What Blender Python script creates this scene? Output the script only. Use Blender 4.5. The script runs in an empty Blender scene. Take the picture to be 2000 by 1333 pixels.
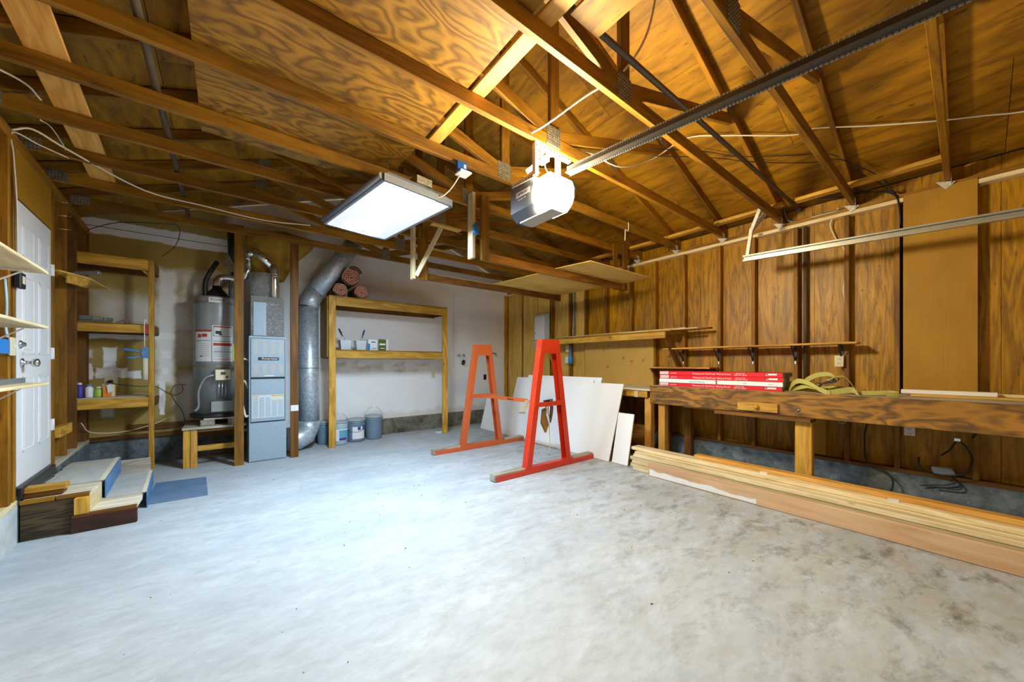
import bpy, math, random
from mathutils import Vector, Matrix
random.seed(7)
S = bpy.context.scene
COL = S.collection
PI = math.pi

# ---------------------------------------------------------------- camera, world, light, exposure
TH = .669
cam = bpy.data.objects.new('camera', bpy.data.cameras.new('camera')); COL.objects.link(cam)
cam.location = (0, 0, 1.27); cam.rotation_euler = (PI/2, 0, -TH)
cam.data.sensor_width = 36; cam.data.lens = 702/2000*36
cam.data.shift_y = 44.5/2000; cam.data.clip_start = .02
S.camera = cam
S.view_settings.view_transform = 'Standard'; S.view_settings.look = 'None'
S.view_settings.gamma = 1; S.view_settings.use_curve_mapping = False
S.view_settings.exposure = 1.25
try:
    S.cycles.max_bounces = 9; S.cycles.diffuse_bounces = 6; S.cycles.glossy_bounces = 3
    S.cycles.sample_clamp_indirect = 6; S.cycles.caustics_reflective = False; S.cycles.caustics_refractive = False
except Exception: pass
W = bpy.data.worlds.new('sky'); S.world = W; W.use_nodes = True
W.node_tree.nodes['Background'].inputs[0].default_value = (.86, .93, 1, 1)
W.node_tree.nodes['Background'].inputs[1].default_value = 1.0      # daylight outside; the garage is lit by its own lamps
FIX_EMIT, OPEN_EMIT = 56.0, 150.0

# ---------------------------------------------------------------- node helpers
def srgb(r, g, b):
    f = lambda c: ((c/255+.055)/1.055)**2.4 if c > 10.3 else c/255/12.92
    return (f(r), f(g), f(b), 1)
class N:
    def __init__(s, name):
        s.m = bpy.data.materials.new(name); s.m.use_nodes = True; s.t = s.m.node_tree
        s.b = s.t.nodes['Principled BSDF']; s.b.inputs['Roughness'].default_value = .7
    def n(s, kind, **kw):
        x = s.t.nodes.new('ShaderNode'+kind)
        for k, v in kw.items(): setattr(x, k, v)
        return x
    def l(s, a, b): s.t.links.new(a, b)
    def put(s, inp, v):
        if hasattr(v, 'is_linked'): s.l(v, inp)
        else: inp.default_value = v
    def math(s, op, a, b=0., c=None, clamp=False):
        x = s.n('Math', operation=op, use_clamp=clamp); s.put(x.inputs[0], a); s.put(x.inputs[1], b)
        if c is not None: s.put(x.inputs[2], c)
        return x.outputs[0]
    def mix(s, f, a, b, mode='MIX'):
        x = s.n('Mix', data_type='RGBA', blend_type=mode)
        s.put(x.inputs[0], f); s.put(x.inputs[6], a); s.put(x.inputs[7], b); return x.outputs[2]
    def ramp(s, f, *st):
        x = s.n('ValToRGB'); s.put(x.inputs[0], f); e = x.color_ramp.elements
        while len(e) < len(st): e.new(.5)
        for i, (p, c) in enumerate(st):
            e[i].position = p; e[i].color = c if len(c) == 4 else (*c, 1)
        return x.outputs[0]
    def obj(s, rand=True):
        tc = s.n('TexCoord').outputs['Object']
        if not rand: return tc
        oi = s.n('ObjectInfo').outputs['Random']
        v = s.n('VectorMath', operation='ADD'); s.l(tc, v.inputs[0])
        cx = s.n('CombineXYZ'); s.l(s.math('MULTIPLY', oi, 37.), cx.inputs[0]); s.l(s.math('MULTIPLY', oi, 91.), cx.inputs[1]); s.l(s.math('MULTIPLY', oi, 53.), cx.inputs[2])
        s.l(cx.outputs[0], v.inputs[1]); return v.outputs[0]
    def map(s, vec, sc):
        x = s.n('Mapping'); s.l(vec, x.inputs[0]); x.inputs['Scale'].default_value = sc; return x.outputs[0]
    def noise(s, vec, scale, detail=3., rough=.5, dist=0.):
        x = s.n('TexNoise'); s.l(vec, x.inputs['Vector']); x.inputs['Scale'].default_value = scale
        x.inputs['Detail'].default_value = detail; x.inputs['Roughness'].default_value = rough; x.inputs['Distortion'].default_value = dist
        return x.outputs['Fac']
    def bump(s, h, strength=.3, dist=.01):
        x = s.n('Bump'); x.inputs['Strength'].default_value = strength; x.inputs['Distance'].default_value = dist
        s.l(h, x.inputs['Height']); s.l(x.outputs[0], s.b.inputs['Normal'])
    def col(s, v): s.put(s.b.inputs['Base Color'], v)
def solid(name, c, rough=.5, metal=0., emit=0., ecol=None):
    m = N(name); m.col(c); m.b.inputs['Roughness'].default_value = rough; m.b.inputs['Metallic'].default_value = metal
    if emit:
        m.b.inputs['Emission Color'].default_value = ecol or c; m.b.inputs['Emission Strength'].default_value = emit
    return m.m
def worn(name, c, rough=.5, metal=0., amt=.35, scale=6., c2=None):
    m = N(name); v = m.obj()
    f = m.ramp(m.noise(v, scale, 6, .65), (.35, (0, 0, 0)), (.7, (1, 1, 1)))
    c2 = c2 or tuple(x*.5 for x in c[:3])+(1,)
    m.col(m.mix(m.math('MULTIPLY', f, amt), c, c2)); m.b.inputs['Roughness'].default_value = rough; m.b.inputs['Metallic'].default_value = metal
    return m.m
def wood(name, dark, light, sl=1.2, sc=9., rings=5., knots=True, rough=.62, vary=.35, blotch=.3, fine=.35, kscale=2.2, fs=.8, sat=1.03, specks=0., gloss=0.):
    m = N(name); v = m.obj(); p = m.map(v, (sl, sc, sc))
    base = m.noise(p, fs, 3., .5, .25)
    r = m.math('PINGPONG', m.math('MULTIPLY', base, rings), .5)
    r = m.math('MULTIPLY', r, 2.)
    g = m.noise(m.map(v, (3., 160., 160.)), 1., 2., .6)
    f = m.math('ADD', m.math('MULTIPLY', r, 1-fine), m.math('MULTIPLY', g, fine))
    c = m.mix(m.ramp(f, (.22, (0, 0, 0)), (.72, (1, 1, 1))), dark, light)
    b = m.ramp(m.noise(v, 2.2, 4., .6), (.35, (0, 0, 0)), (.75, (1, 1, 1)))
    c = m.mix(m.math('MULTIPLY', b, blotch), c, tuple(x*.42 for x in dark[:3])+(1,))
    if knots:
        vo = m.n('TexVoronoi'); m.l(m.map(v, (1., 2.2, 2.2)), vo.inputs['Vector']); vo.inputs['Scale'].default_value = kscale; vo.inputs['Randomness'].default_value = 1
        k = m.ramp(vo.outputs['Distance'], (.04, (1, 1, 1)), (.085, (0, 0, 0)))
        c = m.mix(m.math('MULTIPLY', k, .8), c, (.055, .02, .006, 1))
    if specks:
        q = m.ramp(m.noise(m.map(v, (9., 42., 42.)), 1., 3., .55), (.63, (0, 0, 0)), (.70, (1, 1, 1)))
        c = m.mix(m.math('MULTIPLY', q, specks), c, (.05, .018, .003, 1))
        q = m.ramp(m.noise(m.map(v, (1.2, 5., 5.)), 1., 6., .7), (.48, (0, 0, 0)), (.62, (1, 1, 1)))
        c = m.mix(m.math('MULTIPLY', q, .35), c, tuple(min(1, x*1.45) for x in light[:3])+(1,))
    rnd = m.n('ObjectInfo').outputs['Random']
    hs = m.n('HueSaturation'); m.l(c, hs.inputs['Color']); m.l(m.math('MULTIPLY_ADD', rnd, vary, 1-vary/2), hs.inputs['Value']); hs.inputs['Saturation'].default_value = sat
    m.col(hs.outputs[0]); m.b.inputs['Roughness'].default_value = rough
    if gloss: m.bump(m.noise(m.map(v, (2.5, 16., 16.)), 1., 4., .55, 1.2), gloss, .02)
    else: m.bump(f, .15, .003)
    return m.m

frame_wood = wood('framing_wood', (.11, .043, .002, 1), (.32, .150, .012, 1), rings=5, fs=.6, fine=.65, blotch=.25, specks=.35)
dark_wood = wood('old_framing_wood', (.09, .032, .003, 1), (.24, .10, .012, 1), rings=5, fs=.6, fine=.6)
shelf_wood = wood('shelf_wood', (.42, .20, .022, 1), (.76, .45, .085, 1), sl=1.5, rings=5, fine=.6)
pale_wood = wood('pale_wood', (.60, .47, .24, 1), (.82, .71, .46, 1), rings=5, blotch=.12, rough=.55, fine=.6)
pink_wood = wood('pink_fir', (.60, .36, .20, 1), (.76, .52, .33, 1), sl=.7, sc=6, rings=6, blotch=.14, kscale=1.4, fine=.6)
orange_wood = wood('orange_fir', (.54, .25, .04, 1), (.76, .43, .12, 1), rings=5, blotch=.15, fine=.6)
apron_wood = wood('flamed_apron_wood', (.12, .058, .014, 1), (.42, .20, .03, 1), sl=2.2, sc=7, rings=7, blotch=.5, kscale=2.6, fs=.8, fine=.4)
roof_ply = wood('roof_plywood', (.21, .095, .004, 1), (.41, .195, .013, 1), sl=1.0, sc=5., rings=6, blotch=.6, fine=.5, kscale=3.4, vary=.2, fs=.8, specks=.75)
wall_ply = wood('wall_plywood', (.22, .103, .005, 1), (.46, .235, .016, 1), sl=.8, sc=7., rings=9, blotch=.35, fine=.5, kscale=4.2, vary=.3, fs=.9, specks=.6, rough=.45, gloss=.22)
attic_ply = wood('figured_plywood', (.15, .068, .006, 1), (.40, .20, .024, 1), sl=1.5, sc=3.8, rings=12, blotch=.6, fine=.4, kscale=1.6, vary=.1, fs=1.0)
light_ply = wood('light_plywood', (.58, .35, .07, 1), (.74, .48, .13, 1), sl=.8, sc=4., rings=5, knots=False, blotch=.1, vary=.1, fine=.5)
hardboard = wood('cover_board', (.36, .185, .014, 1), (.44, .235, .022, 1), sl=1, sc=2, rings=3, knots=False, blotch=.3, vary=.05, fine=.6)
grey_wood = wood('weathered_wood', (.30, .26, .20, 1), (.58, .53, .44, 1), blotch=.35, rings=5, fine=.5, sat=1)
step_wood = wood('worn_step_wood', (.50, .43, .31, 1), (.76, .70, .57, 1), blotch=.3, rings=5, fine=.5, sat=1)
stair_dark = wood('dark_stained_plank', (.02, .013, .006, 1), (.10, .065, .026, 1), sl=.7, sc=9, rings=12, blotch=.3, knots=False, fine=.3)
red_dark = wood('reddish_dark_plank', (.025, .006, .003, 1), (.07, .018, .008, 1), rings=5, knots=False, fine=.5)

def concrete_floor():
    m = N('concrete_floor'); v = m.obj(False)
    st = m.n('Mapping'); m.l(v, st.inputs[0]); st.inputs['Rotation'].default_value = (0, 0, .72); st.inputs['Scale'].default_value = (1, 2.1, 1); sv = st.outputs[0]
    big = m.ramp(m.noise(sv, 1.1, 8, .68, .2), (.33, (0, 0, 0)), (.68, (1, 1, 1)))
    c = m.mix(big, (.39, .455, .53, 1), (.57, .64, .715, 1))
    mid = m.ramp(m.noise(sv, 6.5, 8, .75, .25), (.42, (0, 0, 0)), (.66, (1, 1, 1)))
    c = m.mix(m.math('MULTIPLY', mid, .6), c, (.34, .375, .41, 1))
    # tan wear plus painted-in dimmer light, stronger towards the right half and along the back
    sep = m.n('SeparateXYZ'); m.l(v, sep.inputs[0]); X, Y = sep.outputs[0], sep.outputs[1]
    side = m.math('SUBTRACT', X, m.math('MULTIPLY', Y, .25)); side = m.math('MULTIPLY_ADD', side, .42, -.28, True)
    back = m.math('MULTIPLY_ADD', Y, .8, -4.1, True)
    reg = m.math('MAXIMUM', side, back)
    tn = m.ramp(m.noise(sv, 2.6, 8, .74, .2), (.40, (0, 0, 0)), (.62, (1, 1, 1)))
    c = m.mix(m.math('MULTIPLY', m.math('MULTIPLY_ADD', reg, .70, .08), tn), c, (.40, .385, .325, 1))
    dk = m.ramp(m.noise(sv, 3.4, 9, .76, .25), (.50, (0, 0, 0)), (.70, (1, 1, 1)))
    c = m.mix(m.math('MULTIPLY', m.math('MULTIPLY_ADD', side, 1., .14), dk), c, (.16, .15, .13, 1))
    w = m.ramp(m.noise(sv, 9, 5, .7), (.62, (0, 0, 0)), (.74, (1, 1, 1)))
    c = m.mix(m.math('MULTIPLY', w, .35), c, (.82, .84, .85, 1))
    sp = m.n('TexVoronoi'); m.l(v, sp.inputs['Vector']); sp.inputs['Scale'].default_value = 5.5
    c = m.mix(m.ramp(sp.outputs['Distance'], (.012, (1, 1, 1)), (.035, (0, 0, 0))), c, (.09, .07, .05, 1))
    m.col(c); m.b.inputs['Roughness'].default_value = .55
    m.bump(m.noise(v, 30, 6, .7), .12, .01)
    return m.m
M_floor = concrete_floor()
def concrete(name, a, b, sc=7., bump=.5):
    m = N(name); v = m.obj(False); f = m.noise(v, sc, 8, .7)
    c = m.mix(m.ramp(f, (.35, (0, 0, 0)), (.7, (1, 1, 1))), a, b)
    w = m.ramp(m.noise(v, 38, 3, .6), (.66, (0, 0, 0)), (.72, (1, 1, 1)))
    c = m.mix(m.math('MULTIPLY', w, .6), c, (.62, .64, .64, 1))
    m.col(c); m.b.inputs['Roughness'].default_value = .85; m.bump(m.noise(v, 25, 8, .75), bump, .02); return m.m
M_curb = concrete('curb_concrete', (.06, .08, .095, 1), (.24, .29, .32, 1))
M_curb_light = concrete('painted_curb', (.45, .52, .56, 1), (.72, .76, .78, 1))
M_curb_tan = concrete('stained_curb', (.07, .065, .05, 1), (.30, .28, .22, 1), 5.)

def drywall():
    m = N('back_wall_drywall'); v = m.obj(False)
    sep = m.n('SeparateXYZ'); m.l(v, sep.inputs[0]); X, Z = sep.outputs[0], sep.outputs[2]
    nz = m.math('SUBTRACT', m.noise(v, 5., 5, .6), .5)
    def rect(x0, x1, z0, z1, wob=.12, soft=.012, amt=1.):
        dx = m.math('SUBTRACT', m.math('ABSOLUTE', m.math('SUBTRACT', X, (x0+x1)/2)), (x1-x0)/2)
        dz = m.math('SUBTRACT', m.math('ABSOLUTE', m.math('SUBTRACT', Z, (z0+z1)/2)), (z1-z0)/2)
        d = m.math('ADD', m.math('MAXIMUM', dx, dz), m.math('MULTIPLY', nz, wob))
        f = m.math('MULTIPLY_ADD', d, -1/soft, .5, True)
        return m.math('MULTIPLY', f, amt) if amt < 1 else f
    acc = rect(.02, 6., -1., 4.5, .25, .12)
    for a in [(-1.5, .3, 2.84, 3.02, .08), (-1.5, -.55, 1.58, 1.68, .05), (-.73, -.53, 1.0, 2.5, .18, .08, .85), (-1.25, -.35, 1.72, 2.12, .25, .2, .7),
              (-1.19, -1.07, 1.12, 1.47, .08), (-1.24, -.98, 1.10, 1.22, .10), (-1.05, -.86, 1.09, 1.18, .08), (-1.19, -1.10, .90, 1.03, .05),
              (-1.38, -1.27, 1.08, 1.28, .08), (-1.34, -1.27, 1.34, 1.44, .05, .03, .6), (-1.20, -1.10, .62, .80, .06, .03, .6), (-.68, -.58, 1.33, 1.45, .05),
              (-.68, -.6, 1.12, 1.22, .05), (-.52, -.32, .50, 1.15, .25, .2, .8), (-.7, -.64, .6, 1.05, .08), (-.55, -.3, 1.3, 1.72, .3, .3, .6), (-.5, -.1, 2.2, 2.5, .2, .1, .6)]:
        acc = m.math('MAXIMUM', acc, rect(*a))
    tan = m.mix(m.noise(v, 3., 6, .6), (.33, .235, .055, 1), (.45, .34, .115, 1))
    white = m.mix(m.noise(v, 2., 5, .6), (.82, .84, .87, 1), (.94, .95, .965, 1))
    # rubbed brown marks on the painted half under the shelf, black flecks low down
    sc = m.math('MULTIPLY', rect(.9, 3.1, 1.14, 1.30, .35, .1), m.ramp(m.noise(m.map(v, (1.6, 1, 3)), 3., 5, .6), (.45, (0, 0, 0)), (.65, (1, 1, 1))))
    white = m.mix(m.math('MULTIPLY', sc, .6), white, (.34, .27, .17, 1))
    sc2 = m.math('MULTIPLY', rect(.8, 1.35, .3, 1.4, .3, .2), .45); white = m.mix(sc2, white, (.45, .36, .24, 1))
    fl = m.ramp(m.noise(v, 34, 4, .65), (.70, (0, 0, 0)), (.735, (1, 1, 1)))
    lowm = m.math('MULTIPLY_ADD', Z, -1.1, 1.75, True); xm = m.math('MULTIPLY_ADD', X, .25, .1, True)
    white = m.mix(m.math('MULTIPLY', m.math('MULTIPLY', fl, lowm), m.math('MAXIMUM', xm, .35)), white, (.10, .08, .06, 1))
    base = m.math('MULTIPLY', rect(1.9, 5., .2, .38, .25, .08), .35); white = m.mix(base, white, (.50, .40, .22, 1))
    c = m.mix(acc, tan, white)
    m.col(c); m.b.inputs['Roughness'].default_value = .85
    m.bump(acc, .12, .01)
    return m.m
M_dry = drywall()
def pegboard():
    m = N('pegboard_panel'); v = m.obj(False); sep = m.n('SeparateXYZ'); m.l(v, sep.inputs[0])
    P = .0254
    def fr(o): return m.math('ABSOLUTE', m.math('SUBTRACT', m.math('FRACT', m.math('DIVIDE', o, P)), .5))
    a, b = fr(sep.outputs[0]), fr(sep.outputs[2])
    d = m.math('SQRT', m.math('ADD', m.math('MULTIPLY', a, a), m.math('MULTIPLY', b, b)))
    h = m.math('LESS_THAN', d, .13)
    c = m.mix(m.noise(v, 3, 4), (.52, .31, .06, 1), (.64, .41, .10, 1)); c = m.mix(h, c, (.06, .025, .005, 1))
    m.col(c); return m.m
M_peg = pegboard()
def galv(name, a, b, scale=45., rough=.38, metal=.75):
    m = N(name); v = m.obj(); vo = m.n('TexVoronoi'); m.l(v, vo.inputs['Vector']); vo.inputs['Scale'].default_value = scale
    f = m.n('SeparateColor'); m.l(vo.outputs['Color'], f.inputs[0])
    c = m.mix(f.outputs[0], a, b); m.col(c); m.b.inputs['Metallic'].default_value = metal
    m.put(m.b.inputs['Roughness'], m.math('MULTIPLY_ADD', f.outputs[1], .15, rough-.07)); return m.m
M_galv = galv('galvanised_sheet', (.38, .46, .54, 1), (.62, .70, .77, 1), rough=.42, metal=.55)
M_shiny = galv('shiny_flue_pipe', (.62, .66, .70, 1), (.76, .80, .84, 1), 12, .2, .9)
M_zincb = galv('bright_zinc', (.50, .50, .47, 1), (.68, .67, .62, 1), 60, .45, .3)
M_zinc = galv('zinc_plate', (.20, .19, .15, 1), (.36, .33, .26, 1), 60, .45, .5)
def foil():
    m = N('foil_wrap'); v = m.obj(); m.col((.62, .64, .66, 1)); m.b.inputs['Metallic'].default_value = .85; m.b.inputs['Roughness'].default_value = .3
    m.bump(m.noise(v, 28, 5, .7, 1.), 1., .03); return m.m
M_foil = foil()
M_furn = worn('furnace_blue_grey', (.36, .47, .57, 1), .5, .15, .25, 40)
M_furn_dark = solid('furnace_gap', (.015, .02, .03, 1), .7)
M_louver = solid('louver_light', (.62, .60, .52, 1), .5)
M_tank = worn('heater_grey_paint', (.30, .33, .34, 1), .32, .25, .15, 3)
M_black = solid('black_rubber', (.012, .012, .013, 1), .55)
M_blackmetal = solid('black_metal', (.03, .03, .035, 1), .4, .5)
M_white = solid('white_paint', (.80, .81, .82, 1), .45)
M_door = worn('white_door_paint', (.80, .82, .86, 1), .38, 0, .08, 2., (.7, .72, .76, 1))
M_panelgrey = solid('panel_grey', (.52, .55, .57, 1), .4, .1)
M_cream = solid('cream_plastic', (.72, .66, .45, 1), .45)
M_cable = solid('white_cable', (.74, .70, .60, 1), .5)
M_blue = solid('blue_plastic', (.02, .22, .62, 1), .4)
M_bluep = worn('blue_grip_tape', (.03, .20, .52, 1), .6, 0, .6, 9, (.30, .38, .45, 1))
M_mat = worn('worn_grip_mat', (.55, .53, .47, 1), .7, 0, .6, 5, (.25, .34, .42, 1))
M_floormat = worn('blue_floor_mat', (.08, .17, .32, 1), .7, 0, .8, 4, (.19, .25, .33, 1))
M_steel = solid('satin_nickel', (.55, .55, .55, 1), .25, .95)
M_oran = worn('red_enamel', (.66, .035, .010, 1), .35, .05, .3, 3, (.75, .13, .04, 1))
M_oran2 = worn('orange_enamel', (.60, .11, .025, 1), .35, .05, .3, 3, (.72, .20, .06, 1))
M_orange_side = M_oran
M_board = worn('white_board', (.88, .90, .92, 1), .5, 0, .1, 3, (.66, .69, .72, 1))
M_boardedge = solid('board_edge', (.55, .45, .33, 1), .8)
M_skyfoam = solid('pale_blue_foam', (.45, .72, .90, 1), .7)
M_red = worn('red_carton', (.74, .008, .018, 1), .4, 0, .1, 3, (.62, .0, .10, 1))
M_carton = worn('brown_carton_end', (.16, .15, .09, 1), .8, 0, .6, 20, (.32, .30, .20, 1))
M_whitecarton = solid('white_carton', (.82, .86, .88, 1), .5)
M_ink = solid('dark_ink', (.02, .02, .04, 1), .6)
M_inkblue = solid('blue_ink', (.12, .38, .55, 1), .6)
M_paper = solid('label_paper', (.66, .69, .70, 1), .6)
M_redink = solid('red_ink', (.45, .04, .03, 1), .6)
M_yellow = solid('yellow_label', (.85, .85, .08, 1), .6)
M_bucket = worn('grey_blue_bucket', (.16, .25, .34, 1), .45, 0, .2, 3, (.25, .33, .4, 1))
M_bucketw = worn('pale_blue_bucket', (.42, .58, .70, 1), .45, 0, .2, 3)
M_lid = worn('grey_lid', (.35, .40, .43, 1), .5, 0, .3, 4, (.55, .58, .6, 1))
M_label = solid('white_label', (.80, .82, .86, 1), .5)
M_purple = solid('purple_print', (.05, .04, .30, 1), .5)
M_insul = worn('pink_insulation', (.80, .38, .26, 1), .95, 0, .5, 18, (.45, .14, .09, 1))
M_kraft = worn('dark_kraft_paper', (.10, .05, .03, 1), .8, 0, .5, 8, (.28, .2, .14, 1))
M_yinsul = worn('mustard_fibreglass', (.42, .24, .02, 1), .95, 0, .75, 7, (.13, .06, .008, 1))
M_strap = worn('yellow_webbing', (.52, .50, .11, 1), .75, 0, .7, 5, (.30, .26, .10, 1))
M_clear = solid('frosted_plastic', (.62, .72, .80, 1), .25)
M_opener = worn('opener_dark_grey', (.11, .12, .14, 1), .4, .2, .2, 3)
M_openerbot = solid('opener_bottom', (.46, .44, .36, 1), .4, .4)
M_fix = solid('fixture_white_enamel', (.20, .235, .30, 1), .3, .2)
M_track = worn('track_steel', (.50, .49, .43, 1), .35, .6, .3, 8)
M_rail = worn('opener_rail_steel', (.05, .042, .034, 1), .4, .3, .3, 8)
M_pipe = worn('old_iron_pipe', (.10, .075, .05, 1), .55, .1, .5, 10, (.05, .035, .025, 1))
M_cinder = worn('speckled_block', (.20, .18, .14, 1), .9, 0, .8, 40, (.45, .43, .38, 1))
M_cloth = worn('mustard_cloth', (.38, .20, .04, 1), .9, 0, .5, 8, (.18, .09, .02, 1))
M_beige = worn('cream_cardboard', (.75, .70, .55, 1), .8, 0, .2, 8)
M_orangebox = solid('orange_box', (.85, .28, .02, 1), .5)
M_green = solid('green_print', (.35, .6, .08, 1), .5)
M_chrome = solid('chrome', (.7, .72, .74, 1), .15, 1.)
M_debris = solid('dry_debris', (.08, .055, .035, 1), .9)
M_steelgrey = worn('grey_steel', (.28, .31, .34, 1), .4, .6, .3, 8)
def lens(name, col, st):
    m = N(name); m.col((.9, .9, .9, 1)); m.b.inputs['Emission Color'].default_value = (*col, 1); m.b.inputs['Emission Strength'].default_value = st; return m.m
M_lens = lens('lit_tube_lens', (.66, .85, 1.), FIX_EMIT)
M_lens_side = lens('lit_prismatic_lens', (.72, .86, 1.), .20)
M_openlens = lens('lit_opener_lens', (1., .83, .52), OPEN_EMIT)

# ---------------------------------------------------------------- geometry helpers
ORG = {}
PLM = {}
CACHE = {}
def link(o, parent=None, org=None):
    COL.objects.link(o)
    if parent is not None: o.parent = parent
    ORG[o.name] = Vector(org) if org is not None else (ORG[parent.name] if parent is not None else Vector((0, 0, 0)))
    return o
def tag(o, label=None, cat=None, group=None, kind=None):
    if label: o['label'] = label
    if cat: o['category'] = cat
    if group: o['group'] = group
    if kind: o['kind'] = kind
    return o
def thing(name, label, cat, loc=(0, 0, 0), group=None, rz=0, local=False):
    o = bpy.data.objects.new(name, None); o.empty_display_size = .05
    link(o, None, (0, 0, 0) if (rz or local) else loc); o.location = loc; o.rotation_euler = (0, 0, rz)
    return tag(o, label, cat, group)
def struct(name, loc=(0, 0, 0), rz=0):
    o = bpy.data.objects.new(name, None); link(o, None, (0, 0, 0)); o.location = loc; o.rotation_euler = (0, 0, rz); o['kind'] = 'structure'; return o
def box_mesh(a, b, c, ch):
    key = (round(a, 4), round(b, 4), round(c, 4), round(ch, 4))
    if key in CACHE: return CACHE[key]
    hx, hy, hz = a/2, b/2, c/2; ch = min(ch, a*.3, b*.3, c*.3)
    vs, idx = [], {}
    for sx in (-1, 1):
        for sy in (-1, 1):
            for sz in (-1, 1):
                for ax in range(3):
                    p = [sx*(hx-ch), sy*(hy-ch), sz*(hz-ch)]; p[ax] = (sx*hx, sy*hy, sz*hz)[ax]
                    idx[(sx, sy, sz, ax)] = len(vs); vs.append(p)
    fs = []
    ctr = lambda f: sum((Vector(vs[i]) for i in f), Vector())/len(f)
    def add(f):
        n = (Vector(vs[f[1]])-Vector(vs[f[0]])).cross(Vector(vs[f[2]])-Vector(vs[f[0]]))
        if n.dot(ctr(f)) < 0: f = f[::-1]
        fs.append(f)
    r = (-1, 1)
    for s in r:
        add([idx[(s, -1, -1, 0)], idx[(s, 1, -1, 0)], idx[(s, 1, 1, 0)], idx[(s, -1, 1, 0)]])
        add([idx[(-1, s, -1, 1)], idx[(1, s, -1, 1)], idx[(1, s, 1, 1)], idx[(-1, s, 1, 1)]])
        add([idx[(-1, -1, s, 2)], idx[(1, -1, s, 2)], idx[(1, 1, s, 2)], idx[(-1, 1, s, 2)]])
    for s in r:
        for u in r:
            add([idx[(s, u, -1, 0)], idx[(s, u, 1, 0)], idx[(s, u, 1, 1)], idx[(s, u, -1, 1)]])
            add([idx[(s, -1, u, 0)], idx[(s, 1, u, 0)], idx[(s, 1, u, 2)], idx[(s, -1, u, 2)]])
            add([idx[(-1, s, u, 1)], idx[(1, s, u, 1)], idx[(1, s, u, 2)], idx[(-1, s, u, 2)]])
            for w in r: add([idx[(s, u, w, 0)], idx[(s, u, w, 1)], idx[(s, u, w, 2)]])
    me = bpy.data.meshes.new('box'); me.from_pydata(vs, [], fs); me.update(); CACHE[key] = me; return me
def place(name, a, b, c, centre, rot, mat, parent, ch=.003):
    """box a x b x c (a = the grain axis, local x) turned by the 3x3 rot"""
    me = box_mesh(a, b, c, ch)
    mk = (me.name, mat.name)
    if mk not in CACHE:
        m2 = me if not me.materials else me.copy()
        if m2 is me: me.materials.append(mat)
        else: m2.materials[0] = mat
        CACHE[mk] = m2
    o = bpy.data.objects.new(name, CACHE[mk]); link(o, parent)
    p = Vector(centre); org = ORG[parent.name] if parent is not None else Vector((0, 0, 0))
    M_ = rot.to_4x4(); M_.translation = p-org
    if parent is not None and parent.name in PLM:
        M_.translation = p; o.matrix_local = PLM[parent.name].inverted()@M_
    else: o.matrix_local = M_
    Mw = rot.to_4x4(); Mw.translation = p; PLM[o.name] = Mw
    ORG[o.name] = Vector((0, 0, 0)) if parent is None else org
    if parent is None: ORG[o.name] = p
    return o
def basis(x, up):
    x = Vector(x).normalized(); up = Vector(up)
    if abs(x.dot(up)) > .99: up = Vector((0, 1, 0)) if abs(x.y) < .9 else Vector((1, 0, 0))
    y = up.cross(x).normalized(); z = x.cross(y)
    return Matrix((x, y, z)).transposed()
def beam(name, a, b, w, t, mat, parent, up=(0, 0, 1), ch=.003):
    a, b = Vector(a), Vector(b)
    return place(name, (b-a).length, w, t, (a+b)/2, basis(b-a, up), mat, parent, ch)
def bx(name, x0, x1, y0, y1, z0, z1, mat, parent, ch=.003, grain=None):
    d = [x1-x0, y1-y0, z1-z0]; c = ((x0+x1)/2, (y0+y1)/2, (z0+z1)/2)
    g = 'xyz'.index(grain) if grain else d.index(max(d))
    if g == 0: return place(name, d[0], d[1], d[2], c, Matrix.Identity(3), mat, parent, ch)
    if g == 1: return place(name, d[1], d[0], d[2], c, Matrix(((0, -1, 0), (1, 0, 0), (0, 0, 1))), mat, parent, ch)
    return place(name, d[2], d[1], d[0], c, Matrix(((0, 0, -1), (0, 1, 0), (1, 0, 0))), mat, parent, ch)
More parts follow.
